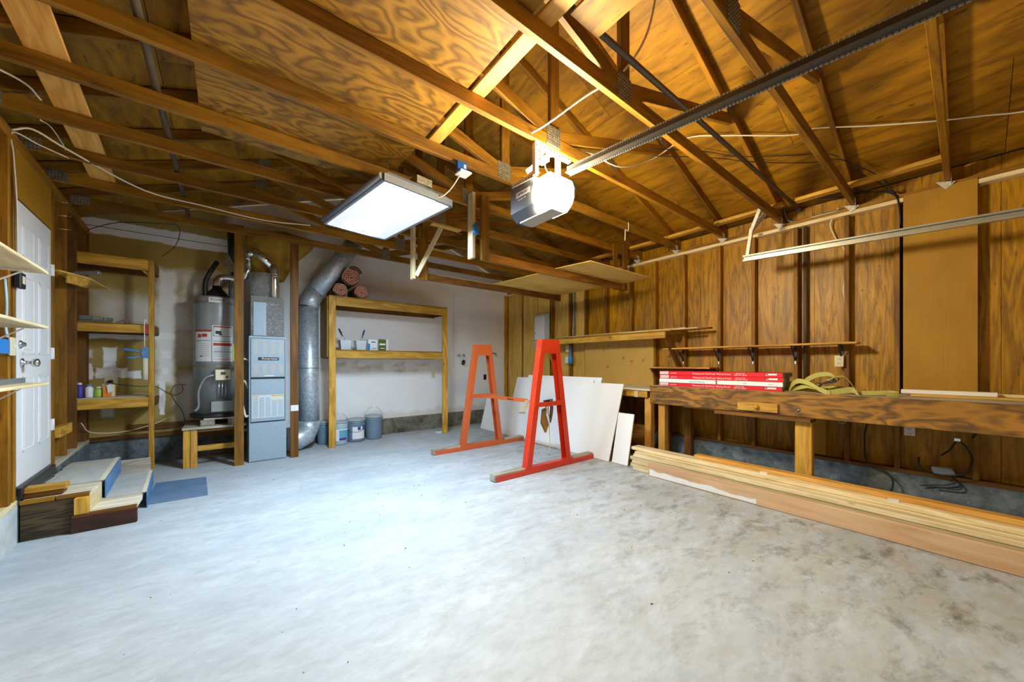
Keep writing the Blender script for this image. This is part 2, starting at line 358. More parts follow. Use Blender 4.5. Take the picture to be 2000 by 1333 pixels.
class MB:
    """collects shapes in world (or the parent's local) coordinates into one mesh"""
    def __init__(s): s.v, s.f, s.mi, s.sm = [], [], [], []
    def face(s, f, mi=0, sm=False): s.f.append(f); s.mi.append(mi); s.sm.append(sm)
    def box(s, x0, x1, y0, y1, z0, z1, mi=0):
        b = len(s.v); s.v += [(x, y, z) for x in (x0, x1) for y in (y0, y1) for z in (z0, z1)]
        for f in ((0, 1, 3, 2), (4, 6, 7, 5), (0, 4, 5, 1), (2, 3, 7, 6), (0, 2, 6, 4), (1, 5, 7, 3)): s.face([b+i for i in f], mi)
        return s
    def obox(s, c, rot, dx, dy, dz, mi=0):
        b = len(s.v)
        for x in (-1, 1):
            for y in (-1, 1):
                for z in (-1, 1): s.v.append(tuple(Vector(c)+rot@Vector((x*dx/2, y*dy/2, z*dz/2))))
        for f in ((0, 1, 3, 2), (4, 6, 7, 5), (0, 4, 5, 1), (2, 3, 7, 6), (0, 2, 6, 4), (1, 5, 7, 3)): s.face([b+i for i in f], mi)
        return s
    def bar(s, a, b, w, t, up=(0, 0, 1), mi=0):
        a, b = Vector(a), Vector(b); return s.obox((a+b)/2, basis(b-a, up), (b-a).length, w, t, mi)
    def tube(s, pts, r, n=10, mi=0, cap=True, rs=None):
        pts = [Vector(p) for p in pts]; b = len(s.v); prev = None
        for i, p in enumerate(pts):
            if i == 0: d = pts[1]-p
            elif i == len(pts)-1: d = p-pts[-2]
            else: d = (pts[i+1]-p).normalized()+(p-pts[i-1]).normalized()
            d.normalize()
            if prev is None:
                q = Vector((0, 0, 1)) if abs(d.z) < .9 else Vector((1, 0, 0)); u = d.cross(q).normalized()
            else: u = (prev-d*prev.dot(d)).normalized()
            prev = u; w = d.cross(u); rr = rs[i] if rs else r
            if 0 < i < len(pts)-1:
                h = (pts[i+1]-p).normalized().dot((p-pts[i-1]).normalized()); k = 1/max(.5, math.sqrt((1+max(-.5, h))/2))
            else: k = 1
            for j in range(n):
                a = 2*PI*j/n; s.v.append(tuple(p+(u*math.cos(a)+w*math.sin(a))*rr*(k if rs is None else 1)))
        for i in range(len(pts)-1):
            for j in range(n): s.face([b+i*n+j, b+i*n+(j+1) % n, b+(i+1)*n+(j+1) % n, b+(i+1)*n+j], mi, True)
        if cap:
            s.face([b+j for j in range(n)][::-1], mi); e = b+(len(pts)-1)*n; s.face([e+j for j in range(n)], mi)
        return s
    def lathe(s, c, prof, n=24, mi=0, ax='z'):
        b = len(s.v); c = Vector(c)
        for r, h in prof:
            for j in range(n):
                a = 2*PI*j/n; p = (r*math.cos(a), r*math.sin(a), h)
                if ax == 'y': p = (p[0], p[2], p[1])
                if ax == 'x': p = (p[2], p[0], p[1])
                s.v.append(tuple(c+Vector(p)))
        for i in range(len(prof)-1):
            for j in range(n): s.face([b+i*n+j, b+i*n+(j+1) % n, b+(i+1)*n+(j+1) % n, b+(i+1)*n+j], mi, True)
        s.face([b+j for j in range(n)][::-1], mi); e = b+(len(prof)-1)*n; s.face([e+j for j in range(n)], mi)
        return s
    def prism(s, poly, off, mi=0):
        """poly: list of 3-D points, extruded by off"""
        b = len(s.v); n = len(poly); off = Vector(off)
        s.v += [tuple(p) for p in poly]+[tuple(Vector(p)+off) for p in poly]
        s.face(list(range(b, b+n)), mi); s.face(list(range(b+n, b+2*n))[::-1], mi)
        for i in range(n): s.face([b+i, b+n+i, b+n+(i+1) % n, b+(i+1) % n], mi)
        return s
    def ribbon(s, pts, wv, t=.002, mi=0):
        """flat strap through pts, width vector(s) wv"""
        b = len(s.v); n = len(pts)
        for i, p in enumerate(pts):
            p = Vector(p); w = Vector(wv[i] if isinstance(wv, list) else wv)/2
            d = Vector(pts[min(i+1, n-1)])-Vector(pts[max(i-1, 0)]); nn = d.cross(w)
            nn = nn.normalized()*t if nn.length > 1e-9 else Vector((0, 0, t))
            for q in (p-w-nn, p+w-nn, p+w+nn, p-w+nn): s.v.append(tuple(q))
        for i in range(n-1):
            for j in range(4): s.face([b+i*4+j, b+i*4+(j+1) % 4, b+(i+1)*4+(j+1) % 4, b+(i+1)*4+j], mi, False)
        s.face([b, b+1, b+2, b+3], mi); e = b+(n-1)*4; s.face([e+3, e+2, e+1, e], mi); return s
    def build(s, name, mats, parent=None, org=None):
        if not isinstance(mats, (list, tuple)): mats = [mats]
        pm = PLM.get(parent.name) if parent is not None else None
        o_ = Vector((0, 0, 0)) if pm is not None else ORG[parent.name] if parent is not None else Vector(org if org is not None else (0, 0, 0))
        me = bpy.data.meshes.new(name); me.from_pydata([tuple(Vector(p)-o_) for p in s.v], [], s.f)
        for m in mats: me.materials.append(m)
        me.polygons.foreach_set('material_index', s.mi); me.polygons.foreach_set('use_smooth', s.sm)
        import bmesh
        bm = bmesh.new(); bm.from_mesh(me); bmesh.ops.recalc_face_normals(bm, faces=bm.faces); bm.to_mesh(me); bm.free()
        me.update(); o = bpy.data.objects.new(name, me); link(o, parent, o_)
        if parent is None: o.location = o_
        if pm is not None: o.matrix_local = pm.inverted()
        return o
def spline(pts, k=6):
    pts = [Vector(p) for p in pts]; P = [pts[0]*2-pts[1]]+pts+[pts[-1]*2-pts[-2]]; out = []
    for i in range(1, len(P)-2):
        a, b, c, d = P[i-1:i+3]
        for j in range(k):
            t = j/k; out.append(.5*((2*b)+(c-a)*t+(2*a-5*b+4*c-d)*t*t+(3*b-a-3*c+d)*t**3))
    out.append(pts[-1]); return out
def cable(name, label, pts, r, mat, cat='cable', k=6, group=None):
    o = MB().tube(spline(pts, k), r, 6).build(name, mat, None, pts[0]); return tag(o, label, cat, group)
FACE_Y = Matrix(((1, 0, 0), (0, 0, -1), (0, 1, 0)))          # reads along +x, faces -y
FACE_X = Matrix(((0, 0, -1), (-1, 0, 0), (0, 1, 0)))         # reads along -y, faces -x
def text(body, loc, size, rot, mat, parent, name='lettering', sx=1.):
    c = bpy.data.curves.new(name, 'FONT'); c.body = body; c.size = size; c.extrude = .0006; c.materials.append(mat); c.resolution_u = 2
    tmp = bpy.data.objects.new('tmp', c); COL.objects.link(tmp); dg = bpy.context.evaluated_depsgraph_get(); me = bpy.data.meshes.new_from_object(tmp.evaluated_get(dg)); me.name = name
    bpy.data.objects.remove(tmp); bpy.data.curves.remove(c)
    o = bpy.data.objects.new(name, me); link(o, parent); M_ = (rot@Matrix.Diagonal((sx, 1, 1))).to_4x4()
    M_.translation = Vector(loc)-ORG[parent.name]; o.matrix_local = M_; return o

# ================================================================= THE SHELL
WX, WB, LX = 4.99, 6.49, -1.165
ZC = 2.884                                                   # underside of the truss bottom chords
XR = 1.915                                                   # ridge
def zb(x): return 2.98+.361*(4.99-x) if x > XR else 2.98+.361*(x-(2*XR-4.99))   # underside of the top chords
MB().box(-1.9, 5.3, -1.4, 6.7, -.12, 0).build('floor', M_floor)['kind'] = 'structure'

# right wall: plywood sheets behind studs on a concrete curb
wr = struct('wall_right')
MB().box(4.99, 5.22, -1.4, 6.6, 0, .239).build('curb', M_curb, wr)
MB().box(4.968, 4.99, -1.4, 2.5, 0, .05).build('curb_foot', M_curb, wr)
bx('sill_plate', 4.992, 5.08, -1.4, 6.49, .239, .277, dark_wood, wr)
for y in (5.92, 5.05, 4.57, 4.195, 3.754, 3.276, 2.87, 2.434, 1.97, 1.585, 1.17, .746, .392, -.069, -.47, -.88, -1.3):
    bx('stud', 4.99, 5.078, y, y+.038, .277, 2.80, frame_wood, wr)
bx('stud', 4.99, 5.078, 6.44, 6.485, .277, 2.80, frame_wood, wr)
bx('stud', 4.995, 5.078, 6.19, 6.228, .277, 2.80, frame_wood, wr)
bx('top_plate', 4.985, 5.078, -1.4, 6.49, 2.798, 2.836, pale_wood, wr)
bx('top_plate', 4.993, 5.078, -1.4, 6.49, 2.838, 2.876, frame_wood, wr)
MB().box(5.094, 5.11, -1.42, 6.6, .1, 3.05).build('leak_backing', M_black, wr)  # unseen backing, added to stop daylight leaking through the sheet seams
y = -1.4
while y < 6.49:
    e = min(y+1.22, 6.6); bx('plywood_sheet', 5.08, 5.093, y+.001, e-.001, .2, 3.02, wall_ply, wr, .001, 'z'); y = e
for y0, y1, z in ((4.61, 5.05, 1.9), (3.31, 3.75, 2.42), (2.47, 2.87, 2.42), (1.21, 1.58, 2.43), (2.47, 2.87, 1.69)):
    pass
bx('cover_panel', 4.976, 4.985, -.059, .37, .965, 2.846, hardboard, wr, .001, 'z')
bx('wall_board', 4.978, 4.988, 5.10, 5.44, .30, 2.795, light_ply, wr, .001, 'z')
bx('wall_board', 5.065, 5.079, 4.61, 5.045, .30, 2.795, light_ply, wr, .001, 'z')  # pale plywood added to paint in the brighter light near the corner
bx('wall_board', 5.07, 5.079, 4.235, 4.565, .30, 2.795, light_ply, wr, .001, 'z')  # likewise added pale, the corner's stronger light put into its colour
bx('wall_board', 4.98, 4.989, 5.96, 6.43, .30, 2.795, light_ply, wr, .001, 'z')
bx('wall_board', 4.978, 4.988, 5.455, 5.90, .30, 2.795, light_ply, wr, .001, 'z')
bx('wall_board', 4.975, 4.99, .925, 1.053, .30, .70, hardboard, wr, .002)

# back wall: drywall, half of it painted, on its own curb
wb = struct('wall_back')
m = MB(); m.prism([(-1.5, WB, .27), (5.09, WB, .27), (5.09, WB, 3.02), (XR, WB, 4.17), (-1.3, WB, 3.02), (-1.5, WB, 3.02)], (0, .02, 0)); m.build('drywall', M_dry, wb)
MB().box(-.2, 5.09, WB-.006, WB+.2, 0, .285).build('curb', M_curb_tan, wb)
MB().box(-1.5, -.2, WB-.004, WB+.2, 0, .335).build('curb', M_curb, wb)
bx('sill_plate', -1.3, .3, WB-.04, WB-.005, .335, .385, dark_wood, wb)
bx('ledger', -.98, .3, WB-.03, WB-.002, .43, .505, dark_wood, wb)
m = MB()
for x in (3.613,): m.box(x-.004, x+.004, WB-.004, WB, 1.2, 2.7)
m.build('drywall_seam', M_panelgrey, wb)
m = MB(); m.box(-1.36, .2, WB-.003, WB, 2.925, 2.931); m.build('drywall_seam', M_ink, wb)
bx('stud', 4.90, 4.985, WB-.03, WB-.001, .25, 2.80, shelf_wood, wb)

# left wall, slightly out of square, in its own frame: x towards the room, y along the wall
wl = struct('wall_left', (LX, 4.15, 0), .055)
MB().box(-.3, 0, -5.7, 0.0, 0, .27).build('curb', M_curb_light, wl)
MB().box(-.3, 0, 0, 2.4, 0, .335).build('curb', M_curb, wl)
bx('sill_plate', -.09, 0, -5.7, -.0, .27, .308, pale_wood, wl)
bx('sill_plate', -.10, .004, .86, 2.36, .335, .375, step_wood, wl)
bx('sill_plate', -.10, -.002, -.02, .86, .27, .308, M_blackmetal, wl)
bx('threshold', -.14, .02, 0, .84, .308, .385, M_blackmetal, wl)
for y in (-.06, -.155, -.42, -.83, -1.24, -1.65): bx('stud', -.088, 0, y, y+.038, .308, 2.80, frame_wood, wl)
for y in (.842, .884, 1.30, 1.70, 2.16, 2.27): bx('stud', -.088, 0, y, y+.038, .375, 2.80, frame_wood if y < 1.4 else dark_wood, wl)  # far studs take darker wood, corner shade put into the colour
bx('stud', -.1, -.07, .93, 1.1, .375, 2.8, pale_wood, wl)
bx('header', -.088, -.004, -.02, .84, 2.455, 2.80, hardboard, wl, .003, 'y')
bx('top_plate', -.088, .002, -5.7, 2.36, 2.80, 2.838, frame_wood, wl)
bx('top_plate', -.088, 0, -5.7, 2.36, 2.84, 2.878, frame_wood, wl)
for y0, y1, z0 in ((-5.7, -3.3, .27), (-3.29, -2.08, .27), (-2.07, -.86, .27), (-.85, -.0, .27), (.85, 1.6, .3), (1.605, 2.4, .3)):
    bx('plywood_sheet', -.102, -.09, y0, y1, z0, 3.02, wall_ply if y0 < .8 else dark_wood, wl, .001, 'z')  # darker wood beyond the door paints in the shade of the stud gaps
MB().box(-.12, -.103, -5.7, 2.45, .1, 3.05).build('leak_backing', M_black, wl)  # added out of sight to close light gaps behind the left sheets
bx('side_brace', -.03, .03, .93, 1.35, .60, .69, shelf_wood, wl)

# front wall with the closed garage door, behind the camera
wf = struct('wall_front')
m = MB(); m.box(-1.5, -.55, -1.42, -1.38, 0, 3.0).box(4.38, 5.09, -1.42, -1.38, 0, 3.0).box(-.55, 4.38, -1.42, -1.38, 2.2, 3.0)
m.prism([(-1.5, -1.42, 3.0), (5.09, -1.42, 3.0), (XR, -1.42, 4.17)], (0, .04, 0)); m.build('front_sheathing', wall_ply, wf)
m = MB()
for k in range(4): m.box(-.56, 4.39, -1.44, -1.40, .003+k*.55, .548+k*.55)
m.build('garage_door', M_white, wf)
# ground outside the door
MB().box(-4, 8, -9, -1.4, -.14, -.02).build('driveway', M_curb_light)
tag(bpy.data.objects['driveway'], kind='structure')

# door
d1 = struct('door_1', (LX, 4.15, 0), .055)
D0, D1, DZ0, DZ1 = .022, .838, .395, 2.44
m = MB(); m.box(-.045, -.008, D0, D1, DZ0, DZ1)
m.build('door_leaf', M_door, d1)
pn = [(.115, .375, 2.05, 2.30), (.485, .745, 2.05, 2.30), (.115, .375, 1.34, 1.93), (.485, .745, 1.34, 1.93), (.115, .375, .62, 1.18), (.485, .745, .62, 1.18)]
for y0, y1, z0, z1 in pn:
    m = MB(); t = .018
    m.box(-.009, -.0035, D0+y0, D0+y1, z0, z0+t).box(-.009, -.0035, D0+y0, D0+y1, z1-t, z1).box(-.009, -.0035, D0+y0, D0+y0+t, z0, z1).box(-.009, -.0035, D0+y1-t, D0+y1, z0, z1)
    m.prism([(-.009, D0+y0+.035, z0+.035), (-.009, D0+y1-.035, z0+.035), (-.009, D0+y1-.035, z1-.035), (-.009, D0+y0+.035, z1-.035)], (.005, 0, 0))
    m.build('door_panel', M_door, d1)
ky = .115
m = MB(); m.lathe((-.01, ky, 1.278), [(.032, 0), (.032, .012), (.014, .016), (.012, .045), (.026, .052), (.031, .066), (.028, .082), (.012, .088)], 20, 0, 'x'); m.build('door_handle', M_steel, d1)
m = MB(); m.lathe((-.01, .085, 1.41), [(.03, 0), (.03, .01), (.02, .014), (.012, .03)], 20, 0, 'x'); m.build('deadbolt', M_steel, d1)
for z in (.735, 1.361, 2.094):
    m = MB(); m.box(-.006, .002, D1-.005, D1+.03, z-.05, z+.05); m.tube([(.006, D1+.006, z-.05), (.006, D1+.006, z+.05)], .006, 8); m.build('hinge', M_white, d1)
m = MB(); m.box(-.05, -.004, D0, D1, .385, .397).box(-.02, .002, D0, D1, .345, .386); m.build('door_sweep', M_steelgrey, d1)

# roof: plywood sheets on the rafters
ce = struct('ceiling')
def roof_sheets(sgn):
    sl = math.hypot(1, .361); ux, uz = sgn/sl, -.361/sl
    L = (4.99-XR+.35)*sl; rowi = 0; s0 = 0.
    while s0 < L-.01:
        s1 = min(s0+1.22, L); y = -1.42+(0 if rowi % 2 else -1.22)
        while y < 6.6:
            y0, y1 = max(y, -1.42), min(y+2.44, 6.6)
            if y1-y0 > .05:
                sm = (s0+s1)/2; cx = XR+ux*sm; cz = 2.98+.361*(4.99-XR)+.1+uz*sm
                R = basis((0, 1, 0), (0-uz*sgn*1., 0, abs(ux)))
                R = Matrix(((0, 1, 0), (ux, 0, uz), (0, 0, 0))); xx = Vector((0, 1, 0)); yy = Vector((ux, 0, uz)); zz = xx.cross(yy)
                R = Matrix((xx, yy, zz)).transposed()
                place('plywood_sheet', y1-y0-.003, s1-s0-.003, .012, (cx, (y0+y1)/2, cz), R, roof_ply, ce, .001)
            y += 2.44
        s0 = s1; rowi += 1
roof_sheets(1); roof_sheets(-1)
m = MB()
for sg in (1, -1): m.prism([(XR, -1.42, 4.205), (XR+3.5*sg, -1.42, 4.205-3.5*.361), (XR+3.5*sg, -1.42, 4.225-3.5*.361), (XR, -1.42, 4.225)], (0, 8.1, 0))
m.build('roof_leak_backing', M_black, ce)  # hidden slabs added to block daylight at the roof seams
m = MB().box(-1.29, -1.275, -1.42, 6.6, .1, 3.05)


# ================================================================= ROOF TRUSSES
ORD = ['nearest', 'second', 'third', 'fourth', 'fifth', 'sixth', 'seventh', 'eighth', 'ninth', 'tenth']
def TY(n): return 1.344+.61*(n-1)
def plate(m, x0, x1, z0, z1, y):
    m.box(x0, x1, y-.004, y, z0, z1)
    k = .02; a = x0+k/2
    while a < x1:
        b = z0+k/2
        while b < z1: m.box(a-.004, a+.004, y-.006, y-.003, b-.0025, b+.0025, 1); b += k
        a += k
for i, n in enumerate(range(-1, 9)):
    Y1 = TY(n); Y0 = Y1-.038; yc = (Y0+Y1)/2
    t = thing('roof_truss', f'{ORD[i]} wooden roof truss counting away from the camera, spanning left wall to right wall', 'roof truss', (XR, yc, ZC), 'roof trusses')
    bx('bottom_chord', -1.27, XR-.001 if n in (1, 4) else 5.07, Y0, Y1, ZC, ZC+.089, frame_wood, t)
    if n in (1, 4): bx('bottom_chord', XR+.001, 5.07, Y0, Y1, ZC, ZC+.089, frame_wood, t)
    sl = math.hypot(1, .361); h = .0445*sl
    for sg in (1, -1):
        xe = 4.99+.3 if sg > 0 else 2*XR-4.99-.3
        beam('top_chord', (XR+.012*sg, yc, zb(XR+.012*sg)+h-.01), (xe, yc, zb(min(xe, 9))+h-.01) if sg > 0 else (xe, yc, 2.98-.361*.3+h-.01), .036, .087, frame_wood, t)
        beam('web_brace', (XR+.07*sg, yc, ZC+.105), (XR+1.63*sg, yc, zb(XR+1.63)-.03), .036, .089, frame_wood, t)
        m = MB(); plate(m, XR+1.58*sg-.06, XR+1.58*sg+.06, 3.50, 3.62, Y0); m.build('gusset_plate', [M_zinc, M_black], t)
    bx('king_post', XR-.03, XR+.058, Y0+.001, Y1-.001, ZC+.092, zb(XR)-.03, dark_wood if n < 2 else frame_wood, t)
    m = MB(); plate(m, XR-.075, XR+.065, ZC+.012, ZC+.155, Y0); m.build('gusset_plate', [M_zinc, M_black], t)
    m = MB(); plate(m, -1.24, -1.11, ZC+.0, ZC+.095, Y0); m.build('gusset_plate', [M_zinc, M_black], t)
    m = MB(); m.prism([(4.975, Y0-.03, 2.865), (4.975, Y1+.05, 2.895), (4.975, Y1-.01, 2.81)], (-.003, 0, 0)); m.prism([(4.975, Y0-.004, 2.84), (4.90, Y0-.004, 2.93), (4.975, Y0-.004, 2.93)], (0, .003, 0)); m.build('truss_clip', M_zincb, t)

# boards, sheets and pipes lying on the bottom chords
ZT = ZC+.091
o = place('long_brace_board', 3.4, .165, .019, (-.80, 3.42, ZT+.0095), basis((-.16, 2.28, 0), (0, 0, 1)), orange_wood, None); tag(o, 'wide pale board laid across the truss chords at the upper left', 'board')
o = bx('plywood_sheet', -.15, 1.165, 1.03, 3.47, ZT, ZT+.013, attic_ply, None, .001, 'x'); tag(o, 'figured plywood sheet lying on the chords between the wide board and the ridge, far one', 'plywood sheet')
o = bx('plywood_sheet', -.14, 1.165, -1.3, 1.01, ZT, ZT+.013, attic_ply, None, .001, 'x'); tag(o, 'figured plywood sheet lying on the chords at the top edge, near one', 'plywood sheet')
o = beam('edge_board', (1.235, -.9, ZT+.01), (1.245, 2.58, ZT+.01), .095, .019, orange_wood, None); tag(o, 'narrow pale board laid on the chords along the plywood edge', 'board')
o = bx('dark_plywood_offcut', 1.31, 1.52, -.9, 1.2, ZT, ZT+.013, roof_ply, None, .001, 'y'); tag(o, 'dark narrow plywood offcut on the chords near the ridge, top centre', 'board')
for a, b in (((4.70, .1, ZT+.02), (4.72, 1.12, ZT+.02)), ((4.71, 1.22, ZT+.02), (4.73, 2.52, ZT+.02)), ((4.73, 2.53, ZT+.02), (4.72, 3.74, ZT+.02)), ((4.72, 3.75, ZT+.02), (4.72, 5.7, ZT+.02))):
    k = ('near', 'second', 'third', 'far')[(a[1] > 1)+(a[1] > 2)+(a[1] > 3)]
    tag(beam('chord_brace', a, b, .089, .036, shelf_wood, None), f'{k} length of flat lumber tying the chord ends along the right wall', 'board', 'flat bracing above the right wall')
o = MB().tube([(-.335, .9, ZT+.022), (-.35, 3.0, ZT+.022), (-.36, 5.9, ZT+.022)], .02, 12).build('iron_pipe', M_pipe, None, (-.35, 3, ZT)); tag(o, 'dark iron pipe lying across the chords at the upper left', 'pipe')
t = thing('torsion_pipe', 'long iron pipe hung between two trusses from ridge side to right wall', 'pipe', (3, 1.19, 3.0))
MB().tube([(.61, 1.22, 3.035), (5.06, 1.16, 3.0)], .017, 12).build('pipe', M_pipe, t)
m = MB()
for x, z in ((1.30, 3.03), (5.0, 3.0)): m.tube([(x-.02, 1.215 if x < 2 else 1.165, z), (x+.02, 1.215 if x < 2 else 1.165, z)], .024, 12)
m.build('coupling', M_pipe, t)
MB().tube(spline([(5.0, 1.30, 3.05), (5.01, 1.27, 2.92), (5.01, 1.2, 2.875), (5.0, 1.0, 2.872), (5.0, .8, 2.872)], 4), .01, 8).build('bent_conduit', M_steelgrey, t)
for x, y in ((1.9, 5.3), (.2, 4.2), (2.9, 4.8), (.6, 5.7)):
    pass
for i, (x0, x1, y0, y1) in enumerate(((1.95, 2.35, 3.9, 4.1), (2.1, 2.6, 4.9, 5.12))):
    tag(bx('loft_board', x0, x1, y0, y1, ZT, ZT+.015, orange_wood, None), ('near', 'far')[i]+' pale slat lying on the chords above the hanging storage rack', 'board', 'slats above the rack')

# ================================================================= HANGING STORAGE RACK
t = thing('hanging_storage_rack', 'overhead rack of lumber joists and plywood hung from the trusses near the right wall', 'storage rack', (3.2, 3.8, 2.33))
YJ1, YJ2 = 3.13, 4.352
bx('joist', 2.10, 4.52, YJ1-.058, YJ1-.02, 2.33, 2.42, dark_wood, t)
bx('joist', 1.99, 4.42, YJ2-.058, YJ2-.02, 2.345, 2.43, dark_wood, t)
bx('hanger_post', 2.005, 2.10, YJ1-.10, YJ1-.062, 2.32, 2.985, frame_wood, t)
bx('hanger_post', 1.90, 1.935, YJ1-.095, YJ1-.005, 2.325, 2.98, pale_wood, t)
bx('hanger_post', 4.30, 4.40, YJ1-.018, YJ1+.0, 2.33, 2.985, frame_wood, t)
bx('hanger_post', 4.43, 4.52, YJ1-.10, YJ1-.062, 2.33, 2.985, dark_wood, t)
bx('hanger_post', 1.875, 2.0, YJ2-.10, YJ2-.062, 2.33, 2.98, frame_wood, t)
bx('hanger_post', 1.80, 1.835, YJ2-.1, YJ2-.01, 2.33, 2.98, pale_wood, t)
bx('hanger_post', 4.335, 4.42, YJ2-.10, YJ2-.062, 2.33, 2.98, dark_wood, t)
beam('diagonal_brace', (2.04, 3.98, 2.93), (1.83, 4.22, 2.36), .02, .055, pale_wood, t)
m = MB(); m.prism([(3.05, 4.40, 2.434), (4.42, 4.40, 2.434), (4.45, 3.14, 2.434), (3.18, 3.14, 2.434)], (0, 0, .012)); m.build('plywood_deck', light_ply, t)
m = MB(); m.prism([(3.12, 3.13, 2.424), (4.50, 3.11, 2.424), (4.44, 2.63, 2.424), (3.20, 2.62, 2.424)], (0, 0, .009)); m.build('plywood_deck', light_ply, t)
bx('thin_board', 2.2, 4.2, YJ2+.02, YJ2+.07, 2.44, 2.46, pale_wood, t)

random.seed(4); m = MB()
for k in range(9): m.tube(spline([(1.915+random.uniform(-.03, .03), 3.01+random.uniform(-.02, .01), 2.60+random.uniform(-.05, .05)) for _ in range(4)], 3), .009, 6)
tag(m.build('blue_cloth_tie', M_blue, None, (1.915, 3.0, 2.6)), 'small blue cloth tied to the rack hanger post', 'rope')  # blue rag tied to the post, drawn as a cluster of tubes
tag(MB().tube(spline([(3.775, 2.52, 2.97), (3.77, 2.515, 2.90), (3.75, 2.51, 2.855), (3.70, 2.51, 2.86), (3.695, 2.51, 2.80), (3.69, 2.51, 2.73)], 4), .005, 6).build('hanging_hook', M_cable, None, (3.7, 2.51, 2.8)), 'thin pale hook hanging from a chord above the storage rack', 'hook')

# ================================================================= CEILING FLUORESCENT FIXTURE
ang = math.atan2(2.785-2.645, 1.471-.841)
t = thing('fluorescent_fixture', 'wide ceiling light with ribbed lens glowing cool white under the trusses', 'ceiling light', (1.121, 3.296, 2.62), None, .14, True)
Wd, Ln = .615, 1.19
def loft(m, z0, z1, a, b, mi=0):
    p = [(-a[0]/2, -a[1]/2, z0), (a[0]/2, -a[1]/2, z0), (a[0]/2, a[1]/2, z0), (-a[0]/2, a[1]/2, z0)]
    q = [(-b[0]/2, -b[1]/2, z1), (b[0]/2, -b[1]/2, z1), (b[0]/2, b[1]/2, z1), (-b[0]/2, b[1]/2, z1)]
    k = len(m.v); m.v += p+q
    for f in ((3, 2, 1, 0), (4, 5, 6, 7), (0, 1, 5, 4), (1, 2, 6, 5), (2, 3, 7, 6), (3, 0, 4, 7)): m.face([k+i for i in f], mi)
m = MB(); loft(m, .05, .10, (Wd+.01, Ln+.01), (Wd-.12, Ln-.06)); m.build('housing', M_fix, t)
m = MB()
for sx in (-1, 1): m.box(*sorted((sx*(Wd/2-.012), sx*(Wd/2+.012))), -Ln/2, Ln/2, 0, .055)
for sy in (-1, 1): m.box(-Wd/2, Wd/2, *sorted((sy*(Ln/2-.008), sy*(Ln/2+.016))), .0, .055)
m.build('rim', M_fix, t)
m = MB(); m.box(-.15, .155, -Ln/2+.02, Ln/2-.02, .004, .012); m.build('lit_lens', M_lens, t)
for sx in (-1, 1):
    m = MB(); y = -Ln/2+.02
    x0, x1 = (-Wd/2+.012, -.152) if sx < 0 else (.157, Wd/2-.012)
    while y < Ln/2-.03:
        k = len(m.v); m.v += [(x0, y, .002), (x1, y, .006), (x1, y+.012, .001), (x0, y+.012, -.003), (x0, y+.024, .002), (x1, y+.024, .006)]
        m.face([k, k+1, k+2, k+3]); m.face([k+3, k+2, k+5, k+4]); y += .024
    m.build('ribbed_lens', M_lens_side, t)['kind'] = 'stuff'
m = MB(); m.tube([(-Wd/2-.014, -Ln/2, .035), (-Wd/2-.014, Ln/2, .035)], .022, 10); m.build('side_roll', M_fix, t)
m = MB(); m.box(-.02, .12, -Ln/2+.01, -Ln/2+.12, .10, .16); m.lathe((.1, -Ln/2+.06, .10), [(.045, 0), (.045, .05), (.03, .06)], 14); m.build('wiring_box', M_zinc, t)
m = MB()
for sx in (-1, 1):
    for sy in (-.45, .45): m.tube([(sx*.2, sy, .09), (sx*.2, sy, .27)], .003, 6)
m.build('hanging_wire', M_steel, t)
t = thing('outlet_box', 'blue junction box with a white outlet on the chord beside the glowing fixture', 'outlet box', (1.46, 2.51, 2.83))
bx('box', 1.42, 1.51, 2.485, 2.52, 2.80, 2.88, solid('deep_blue_plastic', (.008, .06, .30, 1), .4), t); bx('outlet_plate', 1.43, 1.53, 2.45, 2.55, 2.785, 2.80, M_white, t); bx('window', 1.475, 1.495, 2.481, 2.486, 2.83, 2.86, M_white, t)
cable('fixture_cable', 'short white cord looping from the blue box to the fixture', [(1.46, 2.50, 2.79), (1.43, 2.62, 2.70), (1.38, 2.70, 2.65), (1.33, 2.74, 2.66), (1.30, 2.74, 2.69)], .005, M_cable)

# ================================================================= GARAGE DOOR OPENER
t = thing('door_opener', 'garage door opener with glowing warm lens hung from the trusses', 'door opener', (1.9, 2.0, 2.4))
ox0, ox1 = 1.775, 2.03
sec = [(ox0, 2.46), (ox0, 2.655), (ox0+.02, 2.665), (ox1-.02, 2.665), (ox1, 2.655), (ox1, 2.46), (ox1-.06, 2.405), (ox0+.06, 2.405)]
m = MB(); m.prism([(x, 2.26, z) for x, z in sec], (0, -.27, 0)); m.build('motor_housing', M_opener, t)
m = MB(); m.prism([(x+(.012 if x < 1.9 else -.012), 2.275, z) for x, z in sec], (0, -.015, 0)); m.build('rear_cap', M_black, t)
m = MB(); m.box(ox0+.062, ox1-.062, 1.86, 2.22, 2.394, 2.404); m.build('bottom_plate', M_openerbot, t)
sl_ = [(1.765, 2.47), (1.765, 2.575), (1.80, 2.64), (1.99, 2.64), (2.03, 2.575), (2.03, 2.47), (1.975, 2.395), (1.82, 2.395)]
m = MB(); k = len(sl_); cx_, cz_ = 1.9, 2.52
m.v += [(x, 1.985, z) for x, z in sl_]+[(x, 1.84, z) for x, z in sl_]+[(cx_+(x-cx_)*.62, 1.775, cz_+(z-cz_)*.62) for x, z in sl_]
for j in range(k):
    m.face([j, (j+1) % k, k+(j+1) % k, k+j]); m.face([k+j, k+(j+1) % k, 2*k+(j+1) % k, 2*k+j])
m.face(list(range(2*k, 3*k))); m.face(list(range(k))[::-1]); m.build('lit_lens', M_openlens, t)
bx('name_plate', ox0-.003, ox0-.001, 2.03, 2.19, 2.562, 2.602, M_white, t, .0005)
text('LiftMaster', (ox0-.005, 2.183, 2.572), .032, FACE_X, M_ink, t)
